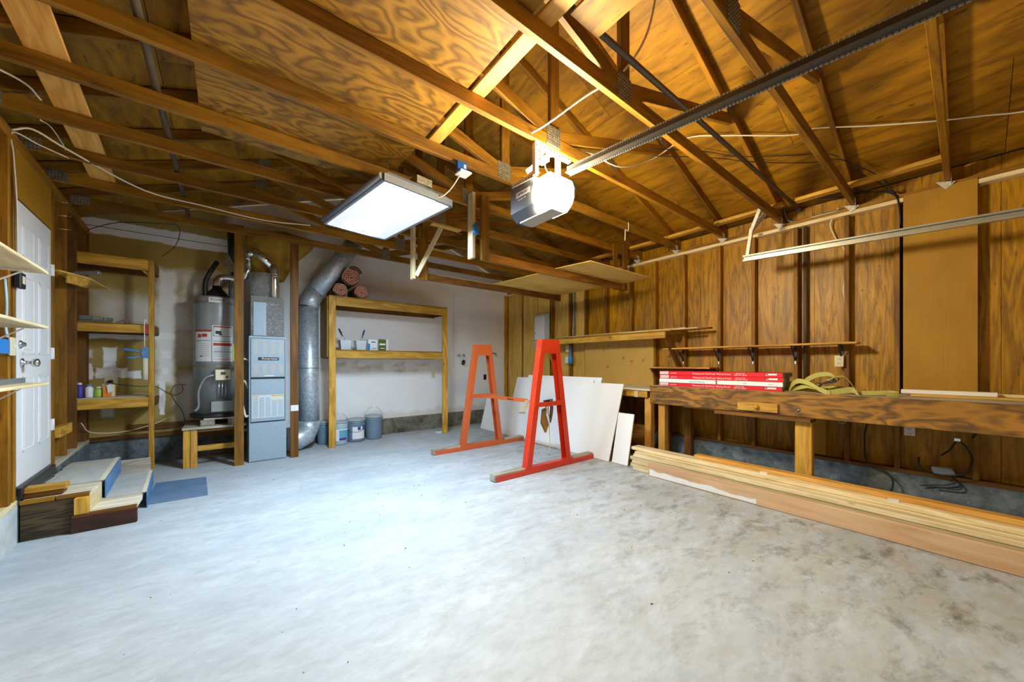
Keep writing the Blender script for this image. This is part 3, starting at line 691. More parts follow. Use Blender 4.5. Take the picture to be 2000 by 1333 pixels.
text('Security+ 2.0', (ox0-.004, 2.165, 2.535), .017, FACE_X, M_white, t)
m = MB()
def angle_iron(m, a, b, w=.03, holes=True, up=(0, 1, 0)):
    a, b = Vector(a), Vector(b); R = basis(b-a, up); m.obox((a+b)/2, R, (b-a).length, w, .003)
    m.obox((a+b)/2+R@Vector((0, w/2, w/2)), R, (b-a).length, .003, w)
    L = (b-a).length; k = .025
    while holes and k < L: m.obox(a+(b-a)*(k/L), R, .010, .009, .0055, 1); k += .032
for a, b in (((1.755, 1.93, 2.88), (1.755, 1.93, 2.64)), ((1.985, 1.93, 2.88), (1.985, 1.93, 2.66)), ((1.75, 1.935, 2.872), (2.12, 1.935, 2.872)), ((1.92, 1.945, 2.865), (1.76, 2.05, 2.71)), ((1.755, 1.93, 2.65), (1.755, 2.22, 2.665))): angle_iron(m, a, b)
m.build('hanging_bracket', [M_zincb, M_black], t)
m = MB(); m.box(1.84, 1.93, 1.98, 2.06, 2.82, 2.875); m.tube(spline([(1.90, 2.0, 2.83), (1.90, 1.99, 2.76), (1.93, 1.97, 2.70), (1.95, 1.98, 2.66)], 4), .004, 6); m.build('plug_and_cord', M_cream, t)
r = thing('opener_rail', 'long dark steel opener rail with chain running from the motor towards the door', 'opener rail', (1.915, .3, 2.5))
A, B = Vector((1.945, 1.80, 2.672)), Vector((1.925, -1.36, 2.392))
m = MB(); m.bar(A, B, .030, .036); m.bar(A+Vector((-.02, 0, -.016)), B+Vector((-.02, 0, -.016)), .022, .004); m.bar(A+Vector((.02, 0, -.016)), B+Vector((.02, 0, -.016)), .022, .004)
m.build('rail', M_rail, r)
m = MB(); n = 190; R = basis(B-A, (0, 0, 1))
for j in range(n):
    p = A.lerp(B, (j+.5)/n); m.obox(p+Vector((-.012, 0, .024)), R, .011, .010, .010); m.obox(p+Vector((.016, 0, -.024)), R, .011, .008, .008)
m.build('chain', M_steelgrey, r)['kind'] = 'stuff'

# overhead door track along the right wall
t = thing('door_track', 'long pale steel door track running along the right wall', 'door track', (4.4, .2, 2.4))
A, B = Vector((4.40, 1.506, 2.412)), Vector((4.40, -1.36, 2.29))
m = MB()
for dx, dz, w, h in ((.012, 0, .002, .06), (-.004, -.03, .034, .003), (-.004, .03, .034, .003), (-.02, -.024, .002, .014), (-.02, .024, .002, .014)):
    m.bar(A+Vector((dx, 0, dz)), B+Vector((dx, 0, dz)), w, h)
m.build('track', M_track, t)
m = MB(); angle_iron(m, (4.415, 1.32, 2.955), (4.42, 1.42, 2.70)); angle_iron(m, (4.55, 1.33, 2.90), (4.42, 1.42, 2.70)); angle_iron(m, (4.42, 1.42, 2.72), (4.42, 1.46, 2.43)); m.build('track_hanger', [M_zincb, M_black], t)

# cables on the roof
cable('roof_cable', 'white cable stapled across the right roof slope to the opener outlet', [(1.93, 1.99, 2.86), (2.3, 1.93, 3.0), (2.75, 1.92, 3.03), (3.3, 1.93, 3.3), (3.54, 1.71, 3.49), (3.7, 1.41, 3.43), (3.99, .97, 3.33), (4.02, .83, 3.33), (4.21, .5, 3.26), (4.39, .15, 3.19), (4.49, -.08, 3.15), (4.60, -.3, 3.12), (4.7, -.8, 3.07)], .006, M_cable)
cable('hanging_white_cable', 'thick white cable curving down from the ridge behind the dark rail', [(2.12, 1.10, 3.95), (2.03, 1.15, 3.55), (1.98, 1.2, 3.25), (1.90, 1.32, 3.06), (1.80, 1.52, 2.99), (1.70, 1.75, 2.90), (1.68, 1.9, 2.90)], .007, M_cable)
cable('black_cable', 'upper thin black wire crossing the right roof slope', [(3.2, 1.9, 3.35), (3.75, 1.66, 3.42), (3.98, 1.40, 3.33), (4.24, 1.02, 3.26), (4.36, .80, 3.22), (4.55, .66, 3.13), (4.8, .5, 3.02), (4.96, .42, 2.88), (4.975, .39, 2.7)], .004, M_black, group='black wires on the roof')
cable('black_cable', 'lower thin black wire crossing the right roof slope', [(3.25, 1.9, 3.30), (3.85, 1.6, 3.36), (4.1, 1.3, 3.27), (4.36, .95, 3.2), (4.45, .72, 3.16), (4.66, .62, 3.06), (4.85, .5, 2.97), (4.97, .41, 2.84), (4.98, .385, 2.6)], .004, M_black, group='black wires on the roof')
m = MB(); random.seed(3)
for j in range(7):
    a = random.uniform(0, .12); m.tube(spline([(4.78-a*.4, .95+a, 2.96+a*.4), (4.86, .72+a*.4, 2.97+random.uniform(-.02, .05)), (4.93, .55, 2.94), (4.975, .42, 2.90-random.uniform(0, .04)), (4.98, .385, 2.75-random.uniform(0, .2))], 5), .0035, 5)
tag(m.build('wire_bundle', M_black, None, (4.9, .6, 2.95)), 'tangle of thin black wires at the top of the right wall', 'wires')
cable('stud_cable', 'dark cable running down the stud gap beside the tall cover panel', [(5.03, .382, 2.70), (5.03, .385, 2.0), (5.02, .39, 1.0)], .006, M_black)
cable('stud_cable', 'second dark cable beside the tall cover panel', [(5.05, .40, 2.70), (5.05, .40, 1.9), (5.05, .41, 1.0)], .006, M_black)
o = MB().tube([(5.03, 1.11, 2.79), (5.03, 1.11, .9)], .018, 10).build('wall_conduit', M_pipe, None, (5.03, 1.11, .9)); tag(o, 'grey steel conduit beside the stud behind the long shelf', 'conduit')
m = MB().tube(spline([(5.02, 4.53, 2.8), (5.03, 4.52, 2.2), (5.02, 4.53, 1.85), (5.0, 4.52, 1.75)], 5), .012, 8).tube([(5.05, 4.50, 2.8), (5.05, 4.50, 1.75)], .01, 8)
tag(m.build('grey_cable_pair', M_steelgrey, None, (5.03, 4.52, 1.75)), 'pair of thick grey cables dropping down to the shelf above the pegboard', 'cable')
cable('wall_cable', 'white cable dropping from the top plate behind the door track', [(5.0, .83, 2.90), (5.02, .86, 2.84), (5.03, .90, 2.75), (5.05, .86, 2.60), (5.068, .79, 2.45), (5.068, .79, 2.15), (5.06, .80, 2.05), (5.068, .79, 1.9), (5.068, .79, 1.4), (5.05, .80, 1.37)], .007, M_cable)
for (a, b), w in (((( -1.17, 4.0, 2.83), (-1.02, 4.05, 2.87)), 0),): pass
cable('left_cable', 'white cable arching from the top of the left wall across the trusses', [(-1.15, 4.02, 2.86), (-1.08, 4.1, 2.93), (-.95, 4.25, 2.90), (-.6, 4.7, 2.87), (-.2, 4.8, 2.875), (.3, 4.85, 2.87), (.75, 4.7, 2.87)], .007, M_cable)
cable('left_wall_cable', 'thin white wire running from the truss down the stud beside the door', [(-.98, 4.37, 2.885), (-1.08, 4.2, 2.87), (-1.16, 4.06, 2.86), (-1.152, 4.05, 2.7), (-1.15, 4.09, 2.4), (-1.152, 4.11, 2.1), (-1.152, 4.11, 1.9)], .005, M_cable)
cable('loose_white_cable', 'two loose white cable ends hanging between chords at the far left', [(-1.10, 3.2, 2.88), (-1.05, 3.35, 2.93), (-.98, 3.6, 3.0), (-.95, 3.72, 2.98)], .006, M_cable)
cable('thin_white_cable', 'thin white cord hanging from chord to chord above the door', [(-.97, 3.79, 2.88), (-.99, 4.05, 2.96), (-1.0, 4.3, 2.97), (-.99, 4.37, 2.93)], .004, M_cable)
cable('black_wall_wire', 'thin black wire drooping below the chord above the left shelves', [(-1.28, 6.3, 2.80), (-1.2, 6.2, 2.83), (-.95, 5.9, 2.86), (-.6, 5.7, 2.87), (-.45, 5.75, 2.88), (-.49, 5.9, 2.7), (-.62, 6.0, 2.56)], .004, M_black)

# ================================================================= WATER HEATER, FURNACE, DUCTS
t = thing('heater_platform', 'low wooden stand carrying the water heater', 'wooden stand', (-.2, 6.1, 0))
bx('top_board', -.435, .19, 5.84, 6.44, .462, .49, grey_wood, t)
bx('front_rail', -.29, .15, 5.865, 5.90, .425, .461, dark_wood, t)
bx('leg', -.425, -.362, 5.86, 5.95, 0, .46, shelf_wood, t); bx('leg', -.358, -.295, 5.86, 5.95, 0, .46, orange_wood, t)
bx('leg', .10, .14, 5.86, 5.95, 0, .46, shelf_wood, t); bx('leg', .10, .14, 6.34, 6.43, 0, .46, dark_wood, t); bx('leg', -.425, -.385, 6.34, 6.43, 0, .46, dark_wood, t)
bx('cross_rail', -.294, .10, 5.87, 5.905, .19, .255, shelf_wood, t); bx('cross_rail', -.385, .10, 6.35, 6.385, .28, .37, dark_wood, t)
for i, (x0, x1) in enumerate(((-.27, -.13), (.0, .13))):
    tag(bx('concrete_block', x0, x1, 5.90, 6.38, .49, .565, M_cinder, None, .006), ('left', 'right')[i]+' speckled concrete block under the water heater', 'block', 'blocks under the heater')
tag(bx('block_board', -.24, .15, 5.895, 6.40, .565, .585, grey_wood, None), 'thin board on the concrete blocks under the heater', 'board')
HX, HY, HR = -.11, 6.16, .24
t = thing('water_heater', 'tall grey cylindrical water heater with white warning labels', 'water heater', (HX, HY, .586))
m = MB(); m.lathe((HX, HY, 0), [(HR, .60), (HR, 2.10), (HR-.01, 2.135), (.05, 2.15)], 40); m.build('tank', M_tank, t)
m = MB(); m.lathe((HX, HY, 0), [(HR+.03, .586), (HR+.03, .60), (HR+.035, .63), (HR+.005, .63)], 40); m.build('drip_pan', M_black, t)
def band(z, w, name='strap', mat=M_zinc, a0=-PI, a1=PI, r=HR+.004, n=48):
    m = MB(); pts = [(HX+r*math.cos(a0+(a1-a0)*i/n), HY+r*math.sin(a0+(a1-a0)*i/n), z) for i in range(n+1)]
    m.ribbon(pts, (0, 0, w), .0015); return m.build(name, mat, t)
band(2.055, .035); band(1.24, .028)
def curved(z0, z1, a0, a1, mat, name, r=HR+.002, n=10):
    m = MB(); k = len(m.v)
    for i in range(n+1):
        a = a0+(a1-a0)*i/n
        m.v += [(HX+r*math.cos(a), HY+r*math.sin(a), z0), (HX+r*math.cos(a), HY+r*math.sin(a), z1)]
    for i in range(n): m.face([k+2*i, k+2*i+2, k+2*i+3, k+2*i+1], 0, True)
    return m.build(name, mat, t)
V = math.atan2(-HY, -HX)                                     # direction of the camera from the tank
a = lambda d: V+math.radians(d)
L1 = curved(1.30, 1.68, a(-62), a(-14), M_paper, 'warning_label'); L2 = curved(1.30, 1.76, a(-12), a(40), M_paper, 'warning_label')
curved(1.675, 1.70, a(-62), a(-14), M_redink, 'label_stripe', HR+.0035)
for z0, z1, x0, x1, mt in ((1.735, 1.75, -9, 37, M_redink), (1.62, 1.625, -9, 37, M_ink), (1.735, 1.62, -9, -8, M_ink), (1.735, 1.62, 36, 37, M_ink), (1.555, 1.56, -9, 37, M_ink), (1.50, 1.535, -9, 37, M_redink), (1.42, 1.425, -9, 37, M_ink), (1.325, 1.33, -9, 37, M_redink),
                       (1.56, 1.565, -60, -16, M_ink), (1.60, 1.645, -50, -40, M_redink), (1.61, 1.65, -38, -24, M_redink), (1.65, 1.69, -4, 10, M_ink), (1.635, 1.65, 4, 12, M_ink), (1.36, 1.37, -45, -35, M_ink)):
    curved(min(z0, z1), max(z0, z1), a(x0), a(x1), mt, 'label_print', HR+.0035)
for k in range(7):
    curved(1.47-k*.018, 1.473-k*.018, a(-7), a(12), M_ink, 'label_print', HR+.0035); curved(1.52-k*.024, 1.522-k*.024, a(-44), a(-20), M_ink, 'label_print', HR+.0035)
curved(1.31, 1.53, a(42), a(60), M_yellow, 'yellow_label'); curved(1.50, 1.51, a(44), a(58), M_ink, 'label_print', HR+.0035)
curved(2.05, 2.115, a(-20), a(12), M_paper, 'name_label', HR+.008)
r = HR+.012
nm = text('Reliance', (HX+r*math.cos(a(-15)), HY+r*math.sin(a(-15)), 2.075), .042, Matrix.Rotation(a(-4)+PI/2, 3, 'Z')@Matrix(((1, 0, 0), (0, 0, -1), (0, 1, 0))), M_ink, t)
dirv = Vector((math.cos(a(10)), math.sin(a(10)), 0)); perp = Vector((-dirv.y, dirv.x, 0))
c0 = Vector((HX, HY, 1.13))+dirv*(HR+.05); Rg = Matrix((dirv, perp, Vector((0, 0, 1)))).transposed()
m = MB(); m.obox(c0, Rg, .08, .15, .13); m.build('gas_valve', M_cream, t)
m = MB(); m.obox(c0+dirv*.045+Vector((0, 0, .02)), Rg, .02, .04, .03); m.obox(c0+dirv*.045-Vector((0, 0, .03))+perp*.04, Rg, .015, .02, .02); m.build('valve_knob', M_black, t)
m = MB(); m.obox(Vector((HX, HY, .73))+dirv*(HR+.02), Rg, .06, .22, .13); m.build('burner_cover', M_tank, t)
m = MB()
for s in (-.03, .0, .03): m.tube([c0+perp*s-Vector((0, 0, .06)), c0+perp*s*1.2-Vector((0, 0, .2)), Vector((HX, HY, .83))+dirv*(HR+.03)+perp*s], .006, 8)
m.build('burner_tubes', M_steel, t)
p0 = c0-perp*.08
m = MB(); m.tube(spline([p0, p0-perp*.09-Vector((0, 0, .04)), p0-perp*.15-Vector((0, 0, .2)), p0-perp*.15-Vector((0, 0, .38)), p0-perp*.19-Vector((0, 0, .44))], 6), .014, 10); m.build('gas_hose', M_steelgrey, t)
m = MB(); m.lathe((HX, HY, 0), [(.12, 2.16), (.11, 2.20), (.055, 2.26), (.052, 2.30)], 24)
for k in range(4): m.tube([(HX+.1*math.cos(k*1.57), HY+.1*math.sin(k*1.57), 2.145), (HX+.1*math.cos(k*1.57), HY+.1*math.sin(k*1.57), 2.18)], .006, 6)
m.build('draft_hood', M_blackmetal, t)
m = MB(); m.tube(spline([(HX, HY, 2.29), (HX, HY, 2.35), (HX+.04, HY, 2.41), (HX+.12, HY-.02, 2.42), (HX+.21, HY-.04, 2.41)], 4), .052, 14); m.build('vent_elbow', M_shiny, t)
m = MB(); m.tube(spline([(HX-.12, HY-.02, 2.13), (HX-.12, HY-.02, 2.32), (HX-.08, HY-.02, 2.45), (HX-.0, HY, 2.62)], 4), .027, 12); m.build('insulated_pipe', M_black, t)
m = MB(); m.tube(spline([(HX+.13, HY-.05, 2.13), (HX+.135, HY-.05, 2.3), (HX+.16, HY-.05, 2.5)], 4), .014, 8); m.build('water_pipe', M_blackmetal, t)
t = thing('flue_vent', 'bright metal vent pipe joining heater and furnace flues', 'vent pipe', (.3, 6.0, 2.5))
m = MB(); P_ = [(.135, 6.12, 2.41), (.18, 6.08, 2.45), (.215, 6.05, 2.55)]
for k in range(8): P_.append((.215+.002*(k % 2), 6.05, 2.56+.022*k))
P_ += [(.225, 6.0, 2.75), (.29, 5.93, 2.78)]
rs = [.05, .05, .05]+[.05 if k % 2 else .043 for k in range(8)]+[.046, .044]
m.tube(P_, .05, 16, rs=rs); m.build('flexible_pipe', M_shiny, t)
m = MB(); m.tube([(.29, 5.93, 2.77), (.30, 5.92, 2.765), (.47, 5.86, 2.60)], .05, 18); m.build('slanted_pipe', M_shiny, t)
m = MB(); m.tube([(.475, 5.86, 2.60), (.50, 5.85, 2.55), (.505, 5.85, 1.62)], .052, 20)
for z in (2.45, 2.48): m.tube([(.505, 5.85, z), (.505, 5.85, z+.008)], .056, 20)
m.build('flue_pipe', M_shiny, t)
t = thing('furnace', 'narrow blue-grey upright gas furnace behind the two posts', 'furnace', (.42, 5.9, 0))
FX0, FX1, FY0, FY1 = .212, .620, 5.705, 6.32
bx('cabinet', FX0, FX1, FY0, FY1, 0, 1.63, M_furn, t, .004, 'z')
bx('lower_panel', FX0, FX1, FY0-.012, FY0-.001, .01, .50, M_furn, t, .003)
bx('blower_panel', FX0+.02, FX1-.02, FY0-.01, FY0-.001, .52, 1.07, M_furn, t, .002)
bx('upper_panel', FX0+.02, FX1-.02, FY0-.012, FY0-.001, 1.095, 1.60, M_furn, t, .003)
bx('panel_gap', FX0+.015, FX1-.015, FY0-.003, FY0-.0005, .505, 1.605, M_furn_dark, t, .0005)
m = MB()
for r0, r1 in ((1.40, 1.57), (1.14, 1.27)):
    for k in range(4):
        x0 = FX0+.045+k*.092; z = r0
        while z < r1: m.box(x0, x0+.055, FY0-.016, FY0-.011, z, z+.007); z += .0165
m.build('louvers', M_louver, t)['kind'] = 'stuff'
bx('name_plate', FX0+.095, FX1-.085, FY0-.017, FY0-.012, 1.315, 1.355, M_ink, t, .001); text('Ameristar', (FX0+.13, FY0-.0185, 1.323), .045, FACE_Y, M_white, t)
bx('instruction_label', FX0+.03, FX1-.03, FY0-.013, FY0-.0105, .565, .86, M_paper, t, .0005)
m = MB()
for c in range(5):
    z = .58
    while z < (.78 if c > 2 else .83): m.box(FX0+.038+c*.068, FX0+.095+c*.068, FY0-.0145, FY0-.0125, z, z+.0025); z += .0085
m.build('label_print', M_inkblue, t)['kind'] = 'stuff'
m = MB(); m.box(FX0+.035, FX0+.1, FY0-.0148, FY0-.0128, .84, .853).box(FX0+.24, FX1-.035, FY0-.0148, FY0-.0128, .84, .853).box(FX0+.24, FX1-.035, FY0-.0148, FY0-.0128, .785, .79); m.build('label_stripe', solid('amber_print', (.7, .45, .05, 1)), t)
bx('handle', FX0+.16, FX0+.27, FY0-.02, FY0-.012, 1.103, 1.118, M_white, t, .001)
MB().box(.235, .60, 5.77, 6.25, 1.63, 2.16).build('coil_box', M_foil, t)
MB().box(.262, .40, 5.76, 5.77, 1.64, 2.08).build('coil_panel', M_furn, t)
m = MB(); m.lathe((.385, 6.02, 0), [(.165, 2.16), (.17, 2.3), (.16, 2.5)], 20); m.build('supply_plenum', M_foil, t)
m = MB(); m.tube(spline([(FX0-.005, 5.8, .95), (FX0-.05, 5.76, 1.05), (FX0-.08, 5.74, .9), (FX0-.04, 5.7, .62), (FX0-.01, 5.72, .60)], 5), .012, 8); m.tube(spline([(FX0, 5.8, 1.32), (FX0-.06, 5.78, 1.33), (FX0-.1, 5.8, 1.28)], 5), .014, 8); m.build('furnace_cable', M_cable, t)
# fibreglass-wrapped duct spreading to the ceiling
random.seed(5); m = MB(); rings = [((.43, 6.12, 2.44), .20), ((.45, 6.12, 2.56), .22), ((.47, 6.12, 2.68), .26), ((.52, 6.12, 2.80), .33), ((.58, 6.12, 2.92), .40), ((.60, 6.12, 3.06), .44)]
b0 = 0
for (c, r) in rings:
    for j in range(20):
        an = 2*PI*j/20; q = r*(1+random.uniform(-.09, .09)); m.v.append((c[0]+q*math.cos(an), min(c[1]+q*.75*math.sin(an), 6.47), c[2]+random.uniform(-.02, .02)))
for i in range(len(rings)-1):
    for j in range(20): m.face([i*20+j, i*20+(j+1) % 20, (i+1)*20+(j+1) % 20, (i+1)*20+j], 0, True)
m.face(list(range(20))[::-1]); m.face([100+j for j in range(20)])
tag(m.build('insulated_duct', M_yinsul, None, (.42, 6.05, 2.46)), 'mustard fibreglass wrapped duct spreading up from the furnace', 'duct')
t = thing('big_duct', 'large galvanised return duct bending from floor to ceiling beside the furnace', 'duct', (.95, 6.12, 0))
m = MB(); m.tube([(.955, 6.12, .36), (.955, 6.12, 1.0), (.955, 6.12, 2.12)], .125, 28, rs=[.142, .134, .124]); m.build('vertical_pipe', M_galv, t)
m = MB(); m.tube([(.955, 6.12, 2.12), (.975, 6.12, 2.21), (1.05, 6.12, 2.36)], .13, 28); m.build('upper_elbow', M_galv, t)
m = MB(); m.tube([(1.04, 6.12, 2.34), (1.62, 6.10, 3.25)], .130, 28); m.build('slanted_pipe', M_galv, t)
m = MB(); m.tube([(.955, 6.12, .42), (.95, 6.12, .32), (.90, 6.11, .21), (.80, 6.1, .155), (.62, 6.05, .155)], .145, 28); m.build('lower_elbow', M_galv, t)
m = MB()
for z in (.40, 1.2, 2.1): m.tube([(.955, 6.12, z), (.955, 6.12, z+.012)], .147-.0095*z, 28)
m.build('seam_ring', M_zinc, t)
tag(MB().tube([(.05, 6.2, 3.15), (.06, 6.2, 2.78), (.12, 6.2, 2.66)], .06, 12).build('dark_vent_pipe', M_blackmetal, None, (.06, 6.2, 2.7)), 'short dark vent pipe above the water heater', 'pipe')
o = bx('wooden_post', .062, .158, 5.625, 5.663, 0, 3.0, frame_wood, None); tag(o, 'upright wooden post between the water heater and the furnace', 'post')
t = thing('wooden_post', 'upright reddish wooden post just right of the furnace', 'post', (.71, 5.67, 0))
bx('post', .663, .757, 5.65, 5.69, 0, 2.98, dark_wood, t); bx('paper_tag', .665, .755, 5.645, 5.649, .63, .71, M_white, t, .0005)

# ================================================================= OPEN SHELF UNIT AGAINST THE WHITE WALL
t = thing('storage_shelf', 'open two-level wooden shelf unit against the white wall', 'shelf unit', (2.2, 6.2, 0))
bx('post', 1.19, 1.285, 5.93, 5.972, 0, 2.285, shelf_wood, t); bx('post', 3.085, 3.18, 5.93, 5.98, 0, 2.285, shelf_wood, t)
for z0, z1 in ((2.158, 2.285), (1.355, 1.472)):
    bx('front_rail', 1.288, 3.083, 5.935, 5.97, z0, z1, shelf_wood, t)
    bx('back_rail', 1.20, 3.17, 6.45, 6.485, z0, z1, dark_wood, t)
bx('shelf_board', 1.19, 3.18, 5.935, 6.485, 2.287, 2.305, wall_ply, t); bx('shelf_board', 1.20, 3.18, 5.975, 6.485, 1.474, 1.490, wall_ply, t)
bx('side_panel', 1.172, 1.188, 5.98, 6.48, 1.37, 2.285, hardboard, t, .002, 'z'); bx('side_rail', 3.15, 3.18, 5.985, 6.45, 1.36, 1.47, dark_wood, t)
bx('side_rail', 3.15, 3.18, 5.985, 6.45, 2.17, 2.28, dark_wood, t)
# insulation rolls
def roll(c, r, ln, label, tape=False, flat=1.):
    t = thing('insulation_roll', label, 'insulation roll', (c[0], c[1], c[2]-r), 'insulation rolls on the shelf unit')
    m = MB(); m.lathe(c, [(r*.98, .0), (r, .02), (r, ln)], 28, 0, 'y'); m.build('kraft_wrap', M_kraft, t)
    m = MB(); pts = []; n = 90
    for i in range(n):
        u = i/n; rr = .012+(r*.93-.012)*u; an = u*2*PI*3.6; jit = 1+.05*math.sin(i*1.3)
        pts.append((c[0]+rr*math.cos(an)*jit, c[1]-.010, c[2]+rr*math.sin(an)*jit))
    m.tube(pts, r*.085, 8); m.build('coiled_batt', M_insul, t)
    if tape:
        m = MB(); m.lathe((c[0], c[1]+ln*.45, c[2]), [(r*1.02, 0), (r*1.02, .04)], 24, 0, 'y'); m.build('blue_tape', M_blue, t)
roll((1.365, 6.0, 2.306+.108), .106, .42, 'lower left rolled pink insulation batt with blue tape', True)
roll((1.675, 6.0, 2.306+.108), .106, .42, 'lower right rolled pink insulation batt')
roll((1.515, 5.99, 2.306+.325), .132, .42, 'large rolled pink insulation batt on top of the other two')
random.seed(9); m = MB(); m.tube(spline([(1.50, 6.0, 2.765), (1.56, 5.99, 2.78), (1.62, 5.98, 2.755), (1.66, 5.97, 2.70)], 4), .03, 8); m.build('torn_kraft_flap', M_kraft, bpy.data.objects['insulation_roll.002'])
# tubs and tins on the middle shelf
def tub(x, label, brush, bm):
    t = thing('paint_tub', label, 'paint tub', (x, 6.12, 1.491), 'paint tubs on the middle shelf')
    z = 1.491; m = MB(); k = 0
    for a_, b_ in ((.065, .08),):
        m.v += [(x-a_, 6.06, z), (x+a_, 6.06, z), (x+a_, 6.19, z), (x-a_, 6.19, z), (x-b_, 6.045, z+.15), (x+b_, 6.045, z+.15), (x+b_, 6.205, z+.15), (x-b_, 6.205, z+.15)]
        for f in ((3, 2, 1, 0), (0, 1, 5, 4), (1, 2, 6, 5), (2, 3, 7, 6), (3, 0, 4, 7)): m.face(list(f))
        m.v += [(x+(p[0]-x)*.93, 6.125+(p[1]-6.125)*.93, p[2]+(.008 if p[2] < z+.1 else 0)) for p in m.v[:8]]
        for f in ((8, 9, 10, 11), (8, 12, 13, 9), (9, 13, 14, 10), (10, 14, 15, 11), (11, 15, 12, 8), (4, 5, 13, 12), (5, 6, 14, 13), (6, 7, 15, 14), (7, 4, 12, 15)): m.face(list(f))
    m.build('tub_body', M_clear, t)
    m = MB(); m.box(x-.088, x+.088, 6.04, 6.21, z+.146, z+.153); m.build('rim', M_clear, t)
    b = thing('paint_brush', brush, 'paint brush', (x, 6.12, 1.64))
    dx = -.05 if 'black' in brush else .03
    MB().tube([(x-dx*.3, 6.1, 1.60), (x+dx, 6.09, 1.73)], .011, 8, rs=[.012, .008]).build('ferrule', M_steel, b)
    MB().tube([(x+dx, 6.09, 1.72), (x+dx*1.3, 6.09, 1.76), (x+dx*1.9, 6.085, 1.82)], .013, 8, rs=[.008, .015, .012]).build('handle', bm, b)
tub(1.455, 'left frosted plastic tub on the middle shelf', 'black handled brush standing in the left tub', M_black)
tub(1.69, 'right frosted plastic tub on the middle shelf', 'dark blue handled brush standing in the right tub', M_purple)
t = thing('paint_kit_box', 'pale blue and white carton on the middle shelf', 'box', (1.88, 6.15, 1.491)); bx('carton', 1.80, 1.95, 6.07, 6.22, 1.491, 1.67, M_whitecarton, t); bx('blue_side', 1.797, 1.83, 6.065, 6.07, 1.495, 1.60, M_blue, t, .001); bx('print', 1.86, 1.93, 6.066, 6.07, 1.515, 1.53, M_inkblue, t, .001); bx('print', 1.85, 1.92, 6.066, 6.07, 1.62, 1.635, M_ink, t, .001)
t = thing('roller_pack', 'dark green and white carton at the right of the tubs', 'box', (2.06, 6.15, 1.491)); bx('carton', 1.965, 2.14, 6.08, 6.2, 1.491, 1.685, M_whitecarton, t); bx('green_print', 1.968, 2.095, 6.074, 6.08, 1.493, 1.68, solid('olive_print', (.10, .13, .02, 1)), t, .001); bx('white_streak', 1.985, 2.08, 6.07, 6.074, 1.58, 1.61, M_white, t, .001); bx('white_streak', 2.0, 2.07, 6.07, 6.074, 1.52, 1.535, M_white, t, .001)
# buckets
def bucket(x, y, r, h, label, mat, lab=None, bail=True):
    t = thing('bucket', label, 'bucket', (x, y, 0), 'plastic buckets under the shelf')
    m = MB(); m.lathe((x, y, 0), [(r*.86, .004), (r*.9, .02), (r*.95, h*.72), (r*.95, h*.74)], 28); m.build('pail', mat, t)
    m = MB(); m.lathe((x, y, 0), [(r*.955, h*.74), (r*1.0, h*.745), (r*1.0, h*.76), (r*.96, h*.765), (r*.96, h*.82), (r*1.0, h*.825), (r*1.0, h*.84), (r*.965, h*.85), (r*.965, h*.90)], 28); m.build('collar', mat, t)
    m = MB(); m.lathe((x, y, 0), [(r*1.0, h*.90), (r*1.03, h*.91), (r*1.03, h*.97), (r*.99, h*.985), (r*.93, h*.985), (r*.92, h*.96), (.01, h*.96)], 28); m.build('lid', M_lid, t)
    V_ = math.atan2(-y, -x)
    if bail:
        up = bail == 'up'
        m = MB(); pts = []
        for i in range(13):
            a_ = PI*i/12; e = V_+PI/2; cx = math.cos(a_)*r*1.03
            px, py = x+math.cos(e)*cx, y+math.sin(e)*cx; k = math.sin(a_)
            if up: pts.append((px, py, h*.8+k*r*1.5))
            else: pts.append((px+math.cos(V_)*k*r*1.08, py+math.sin(V_)*k*r*1.08, h*.8-k*h*.34))
        m.tube(pts, .003, 6); m.build('wire_handle', M_steel, t)
    if lab:
        for (d0, d1, z0, z1, mt, rr) in lab:
            m = MB()
            for i in range(9):
                a_ = V_+math.radians(d0+(d1-d0)*i/8); q = r*.955+rr
                m.v += [(x+q*math.cos(a_), y+q*math.sin(a_), z0*h), (x+q*math.cos(a_), y+q*math.sin(a_), z1*h)]
            for i in range(8): m.face([2*i, 2*i+2, 2*i+3, 2*i+1], 0, True)
            m.build('label', mt, t)
bucket(1.195, 6.335, .10, .37, 'grey-blue bucket mostly hidden left of the shelf post', M_bucket, None, False)
bucket(1.385, 6.165, .13, .37, 'pale bucket with blue print just right of the shelf post', M_bucketw, [(-40, 70, .18, .66, M_label, .002), (0, 68, .3, .62, M_inkblue, .004), (0, 60, .2, .3, M_purple, .004)], 'up')
bucket(1.655, 6.25, .148, .375, 'bucket with white label and hanging bail', M_bucket, [(-20, 62, .14, .66, M_label, .002), (12, 30, .52, .66, M_purple, .004), (45, 60, .5, .68, M_purple, .004)], True)
bucket(1.955, 6.29, .145, .40, 'plain grey-blue bucket with raised bail', M_bucket, None, 'up')

